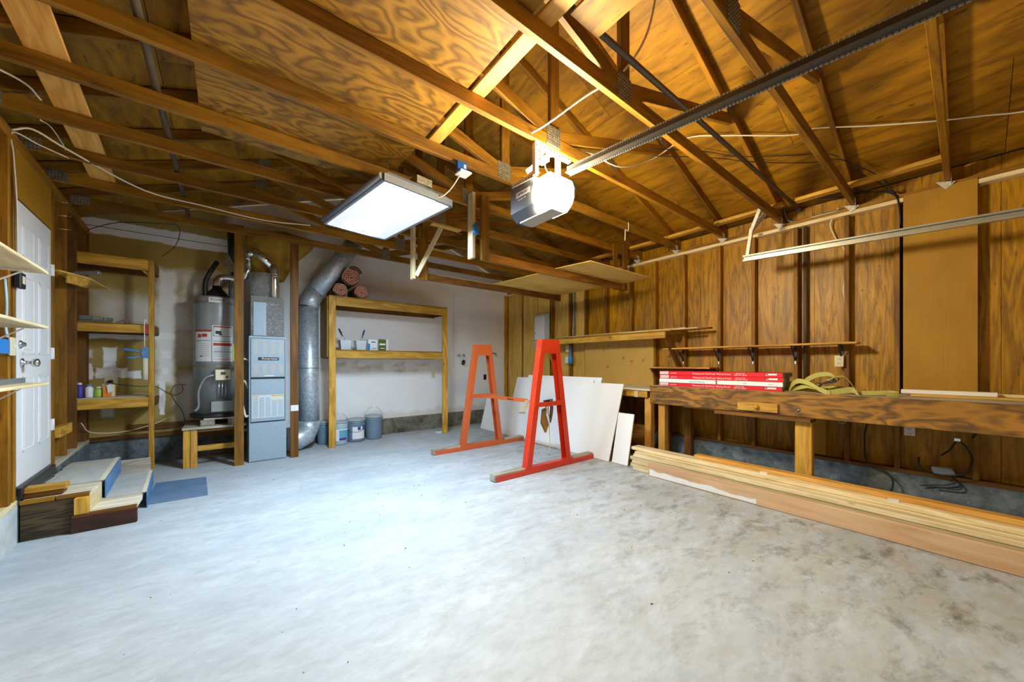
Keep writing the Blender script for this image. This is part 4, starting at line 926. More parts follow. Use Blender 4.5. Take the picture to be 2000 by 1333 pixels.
# wall fittings
def outlet(loc, face, label, gang=M_cream, w=.07, h=.115):
    x, y, z = loc; t = thing('wall_outlet', label, 'outlet', loc)
    if face == 'y':
        bx('plate', x-w/2, x+w/2, y-.008, y, z-h/2, z+h/2, gang, t, .002)
        m = MB()
        for dz in (-.02, .02):
            m.box(x-.017, x+.017, y-.011, y-.007, z+dz-.014, z+dz+.014); 
            m.box(x-.009, x-.006, y-.0125, y-.010, z+dz-.006, z+dz+.006, 1).box(x+.006, x+.009, y-.0125, y-.010, z+dz-.006, z+dz+.006, 1)
        m.build('socket', [gang, M_black], t)
    else:
        bx('plate', x-.008, x, y-w/2, y+w/2, z-h/2, z+h/2, gang, t, .002)
        m = MB()
        for dz in (-.023, .023):
            m.box(x-.012, x-.007, y-.017, y+.017, z+dz-.015, z+dz+.015)
            m.box(x-.0135, x-.0115, y-.009, y-.006, z+dz-.006, z+dz+.006, 1).box(x-.0135, x-.0115, y+.006, y+.009, z+dz-.006, z+dz+.006, 1)
        m.build('socket', [gang, M_black], t)
    return t
outlet((3.159, WB, 1.049), 'y', 'cream outlet on the white wall left of the shelf unit right post')
outlet((4.38, WB, .981), 'y', 'black outlet on the white wall behind the far sawhorse', M_black)
o = outlet((-1.12, WB, 1.055), 'y', 'cream outlet with a black plug on the patched drywall', M_cream, .11, .12)
bx('plug', -1.14, -1.10, WB-.05, WB-.012, 1.035, 1.07, M_black, o, .004)
outlet((4.952, .817, 1.298), 'x', 'cream double outlet on the stud above the yellow straps')
bx('outlet_box', 4.954, 4.989, .785, .85, 1.25, 1.35, M_white, bpy.data.objects['wall_outlet.003'], .002)
outlet((4.985, .33, .64), 'x', 'small pale outlet low on the stud under the workbench', M_white, .07, .08)
t = thing('laundry_valves', 'pair of laundry taps with black drain elbow in the white wall', 'taps', (3.77, WB, 1.3))
for dx in (-.05, .06):
    m = MB(); m.tube([(3.757+dx, WB+.0, 1.44), (3.757+dx, WB-.07, 1.44), (3.757+dx, WB-.08, 1.41)], .013, 8); m.lathe((3.757+dx, WB-.06, 1.455), [(.02, 0), (.02, .012)], 10); m.build('tap', M_steel, t)
m = MB(); m.tube([(3.84, WB, 1.32), (3.82, WB-.05, 1.32), (3.79, WB-.07, 1.26)], .03, 10); m.build('drain_elbow', M_black, t)
tag(MB().tube(spline([(4.32, WB-.01, 1.50), (4.38, WB-.05, 1.50), (4.60, WB-.08, 1.50), (4.62, WB-.08, 1.44)], 4), .008, 6).build('wall_hook', M_blackmetal, None, (4.5, WB, 1.5)), 'dark metal hook at the right end of the white wall', 'hook')
cable('heater_cable', 'black cord looping from the plug to behind the heater stand', [(-1.12, 6.43, 1.05), (-1.05, 6.38, 1.02), (-.85, 6.36, .99), (-.72, 6.35, .985), (-.60, 6.3, .90), (-.52, 6.25, .87), (-.45, 6.2, .93), (-.46, 6.2, 1.0)], .004, M_black)
cable('heater_cable', 'second black cord curling down left of the heater', [(-.42, 6.3, 1.0), (-.53, 6.3, .99), (-.57, 6.3, .90), (-.53, 6.32, .78), (-.47, 6.35, .66), (-.44, 6.38, .52)], .004, M_black)
cable('curb_wire', 'thin pale wire trailing along the ledger behind the left shelves', [(-1.30, 6.2, .60), (-1.24, 6.3, .47), (-1.0, 6.38, .44), (-.75, 6.4, .50), (-.62, 6.44, .56)], .005, M_cable)
tag(bx('carton_flap', 2.97, 3.07, 5.95, 6.02, .001, .035, M_clear, None), 'small pale scrap at the foot of the shelf unit right post', 'scrap')

# ================================================================= RIGHT WALL FITTINGS
t = thing('electrical_panel', 'pale grey electrical panel box on the right wall near the corner', 'electrical panel', (4.95, 5.3, 1.57))
bx('box', 4.925, 4.974, 5.09, 5.50, 1.57, 2.262, M_panelgrey, t); bx('panel_door', 4.917, 4.924, 5.18, 5.47, 1.72, 2.22, M_white, t, .002); bx('latch', 4.911, 4.916, 5.43, 5.455, 1.88, 1.90, M_black, t, .001)
bx('label_plate', 4.919, 4.924, 5.25, 5.42, 1.61, 1.66, M_steelgrey, t, .001)
t = thing('switch_box', 'white switch box on the stud just right of the near sawhorse top', 'switch', (4.95, 4.62, 1.55)); bx('box', 4.95, 4.989, 4.575, 4.65, 1.49, 1.60, M_cream, t); bx('switch', 4.94, 4.95, 4.60, 4.61, 1.53, 1.555, M_white, t, .002)
t = thing('switch_box', 'lower white outlet box under the switch with a blue lead plugged in', 'switch', (4.95, 4.62, 1.33)); bx('box', 4.95, 4.989, 4.575, 4.66, 1.28, 1.40, M_white, t)
m = MB(); m.lathe((4.95, 4.52, 1.26), [(.03, 0), (.045, .04), (.045, .12), (.02, .18), (.012, .25), (.02, .30), (.02, .34)], 12); tag(m.build('hanging_bag', M_blue, None, (4.95, 4.52, 1.26)), 'small blue bag hanging beside the pegboard', 'bag')  # blue bag, a plain shape that gives no light
t = thing('pegboard', 'brown pegboard with a few hooks on the right wall', 'pegboard', (4.985, 3.55, .93))
bx('board', 4.978, 4.988, 2.895, 4.213, .935, 1.69, M_peg, t, .001, 'y')
for y_, z_ in ((3.02, 1.56), (3.28, 1.57), (3.47, 1.57), (3.66, 1.57), (3.78, 1.50), (3.05, 1.32), (3.25, 1.31), (3.70, 1.22), (3.4, 1.36)):
    m = MB(); m.tube([(4.978, y_, z_+.02), (4.95, y_, z_+.015), (4.93, y_, z_-.01), (4.925, y_, z_+.012)], .003, 6); m.build('hook', M_steel, t)
t = thing('wall_shelf', 'wooden shelf with a deep front rail above the pegboard', 'shelf', (4.8, 3.8, 1.62))
bx('front_rail', 4.635, 4.673, 2.53, 5.02, 1.62, 1.708, shelf_wood, t); bx('shelf_board', 4.625, 4.975, 2.44, 5.16, 1.709, 1.727, wall_ply, t)
beam('diagonal_brace', (4.70, 2.56, 1.66), (4.985, 2.49, 1.19), .036, .07, dark_wood, t); beam('diagonal_brace', (4.70, 4.92, 1.66), (4.985, 4.98, 1.25), .036, .07, shelf_wood, t)
tag(bx('thin_board', 4.70, 4.80, 2.13, 3.3, 1.728, 1.738, pale_wood, None), 'near thin slat sticking out past the end of the pegboard shelf', 'board', 'slats on the shelf above the pegboard')
tag(bx('thin_board', 4.86, 4.96, 2.05, 4.3, 1.728, 1.746, dark_wood, None), 'thicker dark slat at the back of the pegboard shelf', 'board', 'slats on the shelf above the pegboard')
tag(bx('thin_board', 4.72, 4.77, 2.3, 4.7, 1.739, 1.752, pale_wood, None), 'pale scrap strip lying along the pegboard shelf', 'board', 'slats on the shelf above the pegboard')
t = thing('long_wall_shelf', 'long thin wooden shelf on black brackets above the workbench', 'shelf', (4.89, 1.6, 1.465))
bx('shelf_board', 4.79, 4.988, .66, 2.657, 1.467, 1.487, shelf_wood, t)
for y_ in (2.453, 1.99, 1.604, 1.189, .80):
    m = MB(); m.box(4.984, 4.989, y_-.014, y_+.014, 1.262, 1.466).box(4.82, 4.985, y_-.012, y_+.012, 1.459, 1.466).bar((4.84, y_, 1.458), (4.982, y_, 1.31), .012, .006); m.build('bracket', M_blackmetal, t)
    bx('bracket_tip', 4.981, 4.984, y_-.008, y_+.008, 1.265, 1.30, M_white, t, .001)
t = thing('short_wall_shelf', 'short wooden shelf just above the red cartons', 'shelf', (4.84, 2.4, 1.2))
bx('shelf_board', 4.70, 4.988, 1.985, 2.83, 1.205, 1.225, shelf_wood, t); bx('cleat', 4.93, 4.975, 2.01, 2.80, 1.15, 1.204, dark_wood, t)
m = MB(); m.prism([(4.72, 2.79, 1.204), (4.988, 2.79, 1.204), (4.988, 2.79, .98)], (0, .018, 0)); m.build('end_bracket', dark_wood, t)

# ================================================================= WORKBENCHES
t = thing('workbench', 'long wooden workbench with a deep stained apron along the right wall', 'workbench', (4.6, .7, 0))
bx('top_board', 4.315, 4.985, -1.25, 2.54, .968, .99, grey_wood, t)
bx('apron', 4.275, 4.313, -1.25, 2.54, .760, .988, apron_wood, t, .004)
bx('leg', 4.32, 4.408, 2.36, 2.447, 0, .964, orange_wood, t, .004); bx('leg', 4.32, 4.408, .905, 1.035, 0, .714, shelf_wood, t, .004)
bx('leg', 4.32, 4.408, -1.0, -.9, 0, .964, shelf_wood, t, .004); bx('leg', 4.88, 4.965, 2.30, 2.385, 0, .964, dark_wood, t, .004)
bx('side_rail', 4.41, 4.96, 2.38, 2.418, .80, .89, dark_wood, t)
bx('under_ledge', 4.25, 4.45, .90, 1.745, .717, .752, dark_wood, t); bx('under_ledge', 4.255, 4.45, .88, 2.1, .7525, .7585, dark_wood, t)
d = bx('drawer', 4.247, 4.274, 1.155, 1.512, .782, .872, shelf_wood, t); m = MB(); m.lathe((4.247, 1.335, .832), [(.008, 0), (.008, -.012), (.022, -.02), (.022, -.03), (.010, -.038)], 16, 0, 'x'); m.build('knob', shelf_wood, d)
for y_ in (2.434, .997, -.6):
    m = MB(); m.lathe((4.275, y_, .83), [(.018, 0), (.018, -.003), (.009, -.004), (.009, -.009)], 14, 0, 'x'); m.build('carriage_bolt', M_steel, t)
t = thing('side_workbench', 'lower pale-topped workbench in front of the pegboard', 'workbench', (4.65, 3.8, 0))
bx('top_board', 4.33, 4.972, 2.55, 5.05, .912, .937, step_wood, t); bx('apron', 4.345, 4.383, 2.62, 5.0, .822, .911, shelf_wood, t)
bx('apron_piece', 4.325, 4.344, 2.74, 2.80, .82, .90, pale_wood, t)
bx('leg', 4.385, 4.475, 2.59, 2.68, 0, .82, orange_wood, t, .004); bx('leg', 4.385, 4.475, 4.8, 4.89, 0, .82, shelf_wood, t, .004); bx('leg', 4.88, 4.965, 2.6, 2.69, 0, .911, dark_wood, t)
bx('low_board', 4.50, 4.52, 2.70, 4.9, .02, .42, dark_wood, t, .003, 'y')
# things on the bench
def carton(z, h, label, mat, dy, white=False):
    t = thing('flooring_carton', label, 'carton', (4.45, 1.78, z), 'flooring cartons on the workbench')
    x0 = 4.315+dy; y0, y1 = 1.13+dy, 2.43+dy
    bx('carton', x0, x0+.19, y0, y1, z, z+h, mat, t, .003)
    bx('carton_end', x0+.002, x0+.188, y0-.004, y0-.0005, z+.002, z+h-.002, M_carton, t, .0005)
    bx('carton_end_flap', x0+.10, x0+.125, y0-.006, y0-.0045, z+.003, z+h-.003, M_black, t, .0005)
    f = x0-.0015
    if not white:
        bx('brand_patch', f-.001, f, y1-.125, y1-.015, z+.008, z+h-.004, M_whitecarton, t, .0003)
        text('DuraLux', (f-.002, y1-.022, z+.014), .032, FACE_X, M_redink, t)
        text('premium', (f-.002, y1-.15, z+.017), .022, FACE_X, M_white, t); text('Waterproof. Pet-Proof. Worry-Proof.', (f-.002, y1-.42, z+.013), .027, FACE_X, M_white, t)
        text('luxury vinyl', (f-.002, y1-.88, z+.026), .019, FACE_X, M_white, t); text('rigid core plank', (f-.002, y1-.865, z+.009), .02, FACE_X, M_white, t)
        bx('corner_patch', f-.001, f, y0+.045, y0+.145, z+.02, z+h-.008, M_whitecarton, t, .0003); bx('corner_mark', f-.002, f-.001, y0+.12, y0+.155, z+.026, z+h-.010, M_ink, t, .0003)
    else:
        text('rigid vinyl plank flooring', (f-.002, y1-.38, z+.017), .018, FACE_X, M_inkblue, t); bx('tape', f-.001, f, y1-.69, y1-.675, z+.002, z+h-.002, M_redink, t, .0003)
        text('lot 4', (f-.002, y1-.95, z+.018), .018, FACE_X, M_inkblue, t); text('12 pc', (f-.002, y1-1.18, z+.018), .018, FACE_X, M_inkblue, t)
carton(.991, .045, 'red flooring carton at the bottom of the stack', M_red, .012)
carton(1.037, .047, 'white flooring carton in the middle of the stack', M_whitecarton, .0, True)
carton(1.085, .046, 'red flooring carton second from the top', M_red, -.004)
carton(1.132, .045, 'red flooring carton on top of the stack', M_red, .004)
for k, (dy, dx) in enumerate(((.015, .0), (-.01, .006), (.02, -.004), (.0, .008))):
    t = thing('flooring_carton', ('bottom', 'second', 'third', 'top')[k]+' carton of the rear stack, dark end showing behind the red cartons', 'carton', (4.6, 1.78, .991+.047*k), 'rear flooring cartons')
    z = .991+.0468*k; bx('carton', 4.53+dx, 4.715+dx, 1.155+dy, 2.38+dy, z, z+.045, M_red if k != 1 else M_whitecarton, t, .003)
    bx('carton_end', 4.532+dx, 4.713+dx, 1.151+dy, 1.1545+dy, z+.002, z+.043, M_carton, t, .0005); bx('end_label', 4.60+dx, 4.65+dx, 1.149+dy, 1.1505+dy, z+.008, z+.034, M_cinder, t, .0004)
# ratchet strap heap
t = thing('ratchet_strap', 'heap of yellow ratchet strap webbing on the workbench', 'strap', (4.5, .8, .991))
zt = .993
m = MB()
def sp(pts, wv, k=8): m.ribbon(spline(pts, k), wv, .0012)
sp([(4.40, 1.22, zt+.003), (4.38, 1.10, zt+.006), (4.36, .98, zt+.008), (4.345, .88, zt+.003)], (.05, .02, 0))
sp([(4.40, 1.10, zt+.01), (4.41, 1.085, zt+.06), (4.42, 1.04, zt+.105), (4.41, .98, zt+.10), (4.39, .92, zt+.075), (4.37, .85, zt+.03), (4.35, .78, zt+.006)], (.015, .01, .045))
sp([(4.42, 1.10, zt+.02), (4.44, 1.03, zt+.04), (4.43, .96, zt+.06), (4.42, .90, zt+.05)], (.02, .0, .04))
sp([(4.50, 1.02, zt+.06), (4.52, .98, zt+.12), (4.53, .91, zt+.165), (4.53, .83, zt+.178), (4.51, .775, zt+.155), (4.49, .77, zt+.12), (4.47, .82, zt+.11)], (.01, .02, .04))
sp([(4.47, .80, zt+.13), (4.46, .76, zt+.155), (4.45, .70, zt+.16), (4.42, .66, zt+.12), (4.38, .62, zt+.06), (4.345, .585, zt+.005)], (.045, .01, .01))
sp([(4.35, .80, zt+.004), (4.40, .70, zt+.03), (4.42, .64, zt+.04), (4.40, .60, zt+.015)], (.01, .01, .05))
sp([(4.36, .57, zt+.02), (4.40, .48, zt+.025), (4.44, .40, zt+.03), (4.42, .35, zt+.02), (4.36, .42, zt+.015)], (.008, .01, .035))
sp([(4.50, 1.0, zt+.01), (4.55, .9, zt+.03), (4.55, .75, zt+.05), (4.52, .62, zt+.02)], (.03, .02, .03))
m.build('webbing', M_strap, t)
m = MB(); R = basis((0, -1, .35), (0, 0, 1)); m.obox((4.43, .82, zt+.095), R, .15, .035, .012); m.obox((4.44, .80, zt+.115), basis((0, -1, .5), (0, 0, 1)), .12, .03, .008)
m.tube([(4.41, .88, zt+.075), (4.46, .88, zt+.075)], .022, 12); m.tube([(4.42, .745, zt+.135), (4.46, .745, zt+.135)], .014, 10); m.build('ratchet', M_blackmetal, t)
m = MB(); m.tube([(4.405, .88, zt+.075), (4.41, .88, zt+.075)], .014, 12); m.tube([(4.412, .745, zt+.135), (4.42, .745, zt+.135)], .010, 10); m.build('ratchet_axle', M_chrome, t)
tag(bx('white_trim_board', 4.66, 4.72, -.15, .36, 1.011, 1.045, M_white, None), 'white painted trim board on the workbench by the cover panel', 'board')
tag(bx('trim_board', 4.60, 4.72, -1.1, .30, .991, 1.010, light_ply, None), 'flat tan board under the white trim on the workbench', 'board')
tag(bx('long_trim_board', 4.75, 4.80, -1.2, -.02, .991, 1.03, pale_wood, None), 'pale trim strip at the far back of the workbench top right', 'board')
# things under the bench
tag(MB().tube(spline([(4.93, .58, .76), (4.92, .62, .60), (4.93, .62, .38), (4.92, .60, .30), (4.9, .50, .26), (4.88, .43, .18), (4.86, .45, .06), (4.85, .55, .02)], 6), .008, 7).build('black_power_cable', M_black, None, (4.9, .5, .02)), 'black cord hanging down behind the workbench, left one', 'cord')
tag(MB().tube(spline([(4.94, .27, .42), (4.92, .26, .33), (4.92, .16, .29), (4.9, .02, .33), (4.92, -.03, .45), (4.93, .0, .56), (4.93, .05, .60), (4.93, .09, .52), (4.93, .14, .46)], 6), .007, 7).build('black_power_cable', M_black, None, (4.9, .2, .3)), 'black cord looped below the outlet under the workbench', 'cord')
tag(MB().tube(spline([(4.93, -.02, .80), (4.93, -.05, .70), (4.93, -.03, .64)], 5), .007, 7).build('black_power_cable', M_black, None, (4.93, -.03, .7)), 'short black cord end hanging from the bench top', 'cord')
t = thing('power_adapter', 'small pale blue-grey power adapter lying on the curb', 'adapter', (5.0, .13, .29))
R = Matrix.Rotation(.35, 3, 'Z')@Matrix.Rotation(-.5, 3, 'Y')
m = MB(); m.obox((4.985, .13, .315), R, .07, .12, .03); m.build('body', M_panelgrey, t)
m = MB(); m.tube(spline([(4.97, .09, .29), (4.95, .06, .24), (4.955, .12, .20), (4.96, .19, .18), (4.95, .26, .16)], 5), .006, 6); m.tube(spline([(4.97, .10, .29), (4.955, .03, .22), (4.95, .05, .18), (4.95, .18, .17)], 5), .006, 6); m.build('lead', M_black, t)
tag(MB().tube(spline([(4.95, .86, .74), (4.95, .82, .67), (4.95, .78, .66), (4.95, .76, .69)], 5), .003, 6).build('hooked_cable', M_cable, None, (4.95, .8, .67)), 'thin pale wire hooked under the workbench beside the dark board', 'wire')
tag(bx('plug_head', 4.92, 4.95, .03, .07, .60, .63, M_chrome, None), 'shiny plug end hanging under the workbench', 'plug')

# ================================================================= LUMBER PILE
def lum(x, y0, y1, z, w, h, mat, label, sk=.02, cat='lumber board'):
    a_ = (x+w/2, y1, z+h/2); b_ = (x+w/2-sk*(y1-y0), y0, z+h/2)
    return tag(beam('lumber_board', a_, b_, w, h, mat, None, ch=.004), label, cat, 'lumber pile along the workbench')
yE = -1.15
fp = lum(3.735, yE, 2.24, 0.002, .038, .143, pink_wood, 'pinkish plank standing on edge at the front of the lumber pile', .016)
m = MB(); random.seed(2); pts = []
for i in range(26):
    yy = 2.22-i*.042; pts.append((yy, .012+.0, .075*(1-.35*(i/26))+random.uniform(-.012, .008)))
for i in range(25):
    xa = 3.7335-.016*(2.24-pts[i][0]); xb = 3.7335-.016*(2.24-pts[i+1][0]); k = len(m.v)
    m.v += [(xa, pts[i][0], pts[i][1]), (xb, pts[i+1][0], pts[i+1][1]), (xb, pts[i+1][0], pts[i+1][2]), (xa, pts[i][0], pts[i][2])]; m.face([k, k+1, k+2, k+3])
m.build('white_paint_smear', M_white, fp)
nm = ['bottom', 'second', 'third', 'fourth', 'fifth']
for i in range(5):
    lum(3.80+.008*(i % 2), yE, 2.50+(-.02, .015, -.01, .02, -.03)[i], .002+.0395*i, .089, .038, pale_wood, f'{nm[i]} pale board up in the front stack, ends showing at left')
    lum(3.905+.004*(i % 2), yE, 2.52-.03*(i % 2), .002+.0395*i, .165, .038, pale_wood, f'{nm[i]} wide pale board up in the rear stack of the pile', .022)
lum(3.955, yE, 2.60, .2, .15, .038, pale_wood, 'widest pale board lying over the rear stack, longest at the left end', .03)
lum(4.0, yE, 1.85, .239, .09, .038, orange_wood, 'orange-pink board lying highest at the back of the lumber pile', .03)
for i, (x, y_, z) in enumerate(((3.935, 1.18, .240), (3.905, .34, .240))):
    R = Matrix.Rotation(.3, 3, 'Z'); m = MB(); m.obox((x, y_, z), R, .012, .055, .035); tag(m.build('lumber_tag', M_white, None, (x, y_, z)), ('left', 'right')[i]+' small white paper tag stapled on the lumber pile', 'tag', 'tags on the lumber')

# ================================================================= WHITE BOARDS LEANING
def lean(label, y0, y1, xb, h, xt, mat=M_board, th=.013, blue=False):
    t = thing('white_panel', label, 'panel', (xb, (y0+y1)/2, 0), 'white panels leaning against the workbench')
    d = Vector((xt-xb, 0, h)); L = d.length; R = Matrix((Vector((0, 1, 0)), d.normalized(), Vector((0, 1, 0)).cross(d.normalized()))).transposed()
    c = Vector(((xb+xt)/2, (y0+y1)/2, h/2+.004)); place('panel', y1-y0, L, th, c, R, mat, t, .001)
    place('panel_edge', .004, L-.004, th*1.0, c-Vector((0, (y1-y0)/2+.002, 0)), R, M_skyfoam if blue else M_boardedge, t, .0005)
    place('panel_edge', y1-y0, .004, th, c-R@Vector((0, L/2+.001, 0)), R, M_boardedge, t, .0005)
    return t
lean('low white panel at the far left of the leaning stack', 5.05, 5.93, 3.90, .60, 4.06)
lean('large white panel of the leaning stack, second in front', 3.4, 5.17, 3.915, 1.02, 4.225)
lean('tallest white foam panel with a pale blue edge at the back', 3.28, 4.9, 3.97, 1.06, 4.27, M_board, .035, True)
lean('big front white panel leaning on the pale workbench', 2.87, 5.05, 3.865, .99, 4.195)
lean('small short white panel at the right end of the leaning stack', 2.605, 2.835, 3.885, .625, 4.03)

# ================================================================= ORANGE A-FRAME STANDS
def stand(Y0, label, arm, mo):
    t = thing('steel_stand', label, 'steel stand', (3.04, Y0, 0), 'orange A-frame stands')
    bx('base_channel', 2.25, 3.85, Y0, Y0+.006, .002, .058, mo, t, .001); bx('base_flange', 2.25, 3.85, Y0+.006, Y0+.045, .002, .008, mo, t, .001)
    bx('base_tube', 2.66, 3.46, Y0+.006, Y0+.095, .03, .072, mo, t, .003)
    bx('foot_board', 2.225, 2.655, Y0+.01, Y0+.10, .009, .078, grey_wood, t); bx('foot_board', 3.465, 3.85, Y0+.01, Y0+.10, .009, .078, grey_wood, t)
    for s, xb_, xt_ in ((1, 2.712, 2.945), (-1, 3.372, 3.158)):
        m = MB(); w = .038
        for (y0_, y1_, xo) in ((Y0+.002, Y0+.008, 0), (Y0+.085, Y0+.091, 0)):
            m.prism([(xb_-w, y0_, .06), (xb_+w, y0_, .06), (xt_+w*.9, y0_, 1.56), (xt_-w*.9, y0_, 1.56)], (0, y1_-y0_, 0))
        e = -w if s > 0 else w-.006
        m.prism([(xb_+e, Y0+.008, .06), (xb_+e+.006, Y0+.008, .06), (xt_+e*.9+.006, Y0+.008, 1.56), (xt_+e*.9, Y0+.008, 1.56)], (0, .078, 0))
        m.build('leg', mo, t)
    m = MB(); m.prism([(2.885, Y0-.002, 1.395), (3.215, Y0-.002, 1.395), (3.192, Y0-.002, 1.56), (2.908, Y0-.002, 1.56)], (0, .006, 0)); m.box(2.915, 3.185, Y0+.004, Y0+.088, 1.552, 1.558); m.build('top_plate', mo, t)
    bx('crossbar', 2.80, 3.28, Y0-.004, Y0+.002, .762, .812, mo, t, .001); bx('crossbar_flange', 2.80, 3.28, Y0+.002, Y0+.04, .806, .812, mo, t, .001)
    m = MB()
    for x in (3.02, 3.12): m.lathe((x, Y0-.004, .787), [(.011, 0), (.011, -.006)], 8, 0, 'y')
    m.build('bolt', M_steel, t)
    if arm:
        beam('hinged_arm', (3.0, Y0-.02, .79), (3.045, Y0-1.02, .79), .006, .05, mo, t, ch=.001)
        dr = Vector((.045, -1., 0)).normalized(); Rt = Matrix((dr, Vector((0, 0, 1)), dr.cross(Vector((0, 0, 1))))).transposed()
        text('Craftsman', Vector((3.024, Y0-.62, .78))+Rt@Vector((0, 0, .005)), .032, Rt, M_ink, t); bx('hinge', 2.97, 3.01, Y0-.03, Y0-.005, .76, .82, mo, t, .002)
stand(4.55, 'far orange steel A-frame stand with a hinged arm', True, M_oran2)
stand(3.105, 'near orange-red steel A-frame stand with cloth bundle hanging from its bar', False, M_oran)
t = thing('cloth_bundle', 'mustard and silver cloth wrapped bundle hanging from the near stand', 'cloth', (3.0, 3.14, .45))
m = MB(); m.prism([(2.935, 3.135, .56), (3.0, 3.13, .44), (3.06, 3.135, .57), (3.03, 3.14, .74), (2.96, 3.14, .72)], (0, .03, 0)); m.build('cloth', M_cloth, t)
m = MB(); m.tube(spline([(3.0, 3.12, .76), (3.0, 3.115, .66), (3.03, 3.12, .57), (3.04, 3.13, .53)], 4), .022, 8, rs=[.022]*6+[.02, .018, .016, .012, .012, .01, .008][:7]); m.build('silver_sleeve', M_shiny, t)
m = MB(); m.tube(spline([(3.08, 3.14, .84), (3.09, 3.13, .74), (3.07, 3.125, .64), (3.05, 3.13, .56)], 4), .02, 8); m.build('dark_wrap', M_kraft, t)
m = MB(); m.tube([(2.98, 3.15, .82), (3.12, 3.15, .826)], .012, 8); m.build('handle', M_blackmetal, t)
m = MB(); m.tube(spline([(3.05, 3.14, .56), (3.06, 3.14, .45), (3.07, 3.14, .3), (3.055, 3.14, .17)], 4), .006, 6); m.build('cord', M_beige, t)
t = thing('hanging_card', 'cream card hanging from the end of the far stand hinged arm', 'card', (3.0, 3.5, .66))
m = MB(); m.prism([(2.885, 3.50, .655), (2.98, 3.50, .645), (3.10, 3.53, .80), (3.01, 3.53, .80)], (.004, .006, 0)); m.build('card', M_beige, t); m = MB(); m.tube([(2.88, 3.50, .652), (2.985, 3.50, .641)], .005, 6); m.build('dowel', M_kraft, t)

# ================================================================= LEFT SHELVES BY THE BACK CORNER
t = thing('corner_shelf', 'rough wooden shelf rack in the back left corner beside the door', 'shelf unit', (-.9, 6.2, 0))
bx('post', -.742, -.694, 6.05, 6.095, 0, 2.512, shelf_wood, t)
for z0, z1, nm_ in ((2.383, 2.505, 0), (1.632, 1.728, 1), (.758, .872, 2)):
    bx('front_rail', -1.30, -.744, 6.055, 6.093, z0, z1, shelf_wood, t); bx('back_rail', -1.34, -.70, 6.44, 6.48, z0, z1-.01, dark_wood, t)
    if nm_ != 0: bx('shelf_board', -1.33, -.70, 6.098, 6.485, z1-.004, z1+.014, grey_wood if nm_ == 2 else wall_ply, t)
    else: bx('shelf_board', -1.33, -.70, 6.06, 6.485, z1, z1+.012, wall_ply, t)
m = MB(); m.prism([(-.80, 6.10, 2.38), (-.745, 6.10, 2.38), (-.745, 6.10, 2.31)], (0, .02, 0)); m.build('corner_block', shelf_wood, t)
bx('end_rail', -.735, -.697, 6.10, 6.48, 1.64, 1.715, dark_wood, t); bx('end_rail', -.735, -.697, 6.10, 6.48, .77, .86, dark_wood, t); bx('end_rail', -.735, -.697, 6.10, 6.48, 2.39, 2.495, dark_wood, t)
t = thing('cut_corner_shelf', 'small plywood shelf with a cut corner on the wall beside the door', 'shelf', (-1.15, 5.6, 2.1))
m = MB(); m.prism([(-1.23, 5.10, 2.11), (-1.20, 5.10, 2.11), (-1.07, 5.42, 2.11), (-1.06, 6.04, 2.11), (-1.27, 6.04, 2.11)], (0, 0, .014)); m.build('shelf_board', light_ply, t)
m = MB(); m.prism([(-1.18, 5.2, 2.108), (-1.09, 5.45, 2.108), (-1.12, 5.45, 2.03), (-1.19, 5.22, 2.03)], (.012, -.005, 0)); m.build('front_gusset', shelf_wood, t)
t = thing('grey_tool', 'grey power tool case lying on the cut corner shelf', 'tool', (-1.15, 5.7, 2.125)); m = MB(); m.tube(spline([(-1.17, 5.35, 2.14), (-1.15, 5.6, 2.15), (-1.11, 5.9, 2.14)], 4), .03, 8, rs=[.012, .02, .026, .03, .03, .03, .028, .026, .015]); m.build('body', M_steelgrey, t)
m = MB(); m.tube(spline([(-1.19, 5.5, 2.17), (-1.16, 5.7, 2.22), (-1.12, 5.88, 2.26)], 4), .02, 8); m.lathe((-1.12, 5.88, 2.24), [(.03, 0), (.035, .03), (.02, .05)], 10); m.build('grip', M_steelgrey, t)
t = thing('bench_vise', 'grey cast iron clamp on the middle corner shelf', 'clamp', (-1.2, 6.2, 1.743)); bx('base', -1.31, -1.06, 6.13, 6.2, 1.743, 1.765, M_steelgrey, t); bx('jaw', -1.30, -1.21, 6.12, 6.19, 1.766, 1.815, M_steelgrey, t); bx('jaw', -1.19, -1.12, 6.12, 6.19, 1.766, 1.81, M_cinder, t); bx('slide', -1.10, -1.05, 6.13, 6.18, 1.766, 1.80, M_steelgrey, t)
t = thing('small_bracket', 'small bent metal bracket on the middle corner shelf', 'bracket', (-.97, 6.2, 1.743)); m = MB(); m.bar((-1.02, 6.15, 1.75), (-.95, 6.15, 1.80), .03, .01).bar((-.95, 6.15, 1.80), (-.92, 6.15, 1.75), .03, .01); m.build('bracket', M_zinc, t)
t = thing('caulking_gun', 'caulking gun with a cream tube hanging from the corner shelf post', 'caulking gun', (-.76, 6.0, 1.08))
MB().tube([(-.765, 6.01, 1.08), (-.765, 6.01, 1.34)], .026, 14).build('caulk_tube', M_beige, t)
m = MB(); m.box(-.79, -.735, 5.985, 6.035, 1.335, 1.46); m.build('frame_end', M_bluep, t)
m = MB(); m.tube(spline([(-.79, 6.01, 1.41), (-.86, 6.0, 1.425), (-.95, 5.99, 1.44)], 4), .014, 8); m.tube(spline([(-.79, 6.01, 1.37), (-.85, 6.0, 1.345), (-.91, 5.99, 1.34)], 4), .012, 8); m.build('trigger', M_bluep, t)
m = MB(); m.tube(spline([(-.77, 6.01, 1.46), (-.77, 6.01, 1.75), (-.765, 6.01, 1.79), (-.75, 6.03, 1.76)], 5), .005, 6); m.build('push_rod', M_white, t)
bx('red_handle', -.765, -.743, 6.025, 6.05, 1.62, 1.74, M_redink, t)
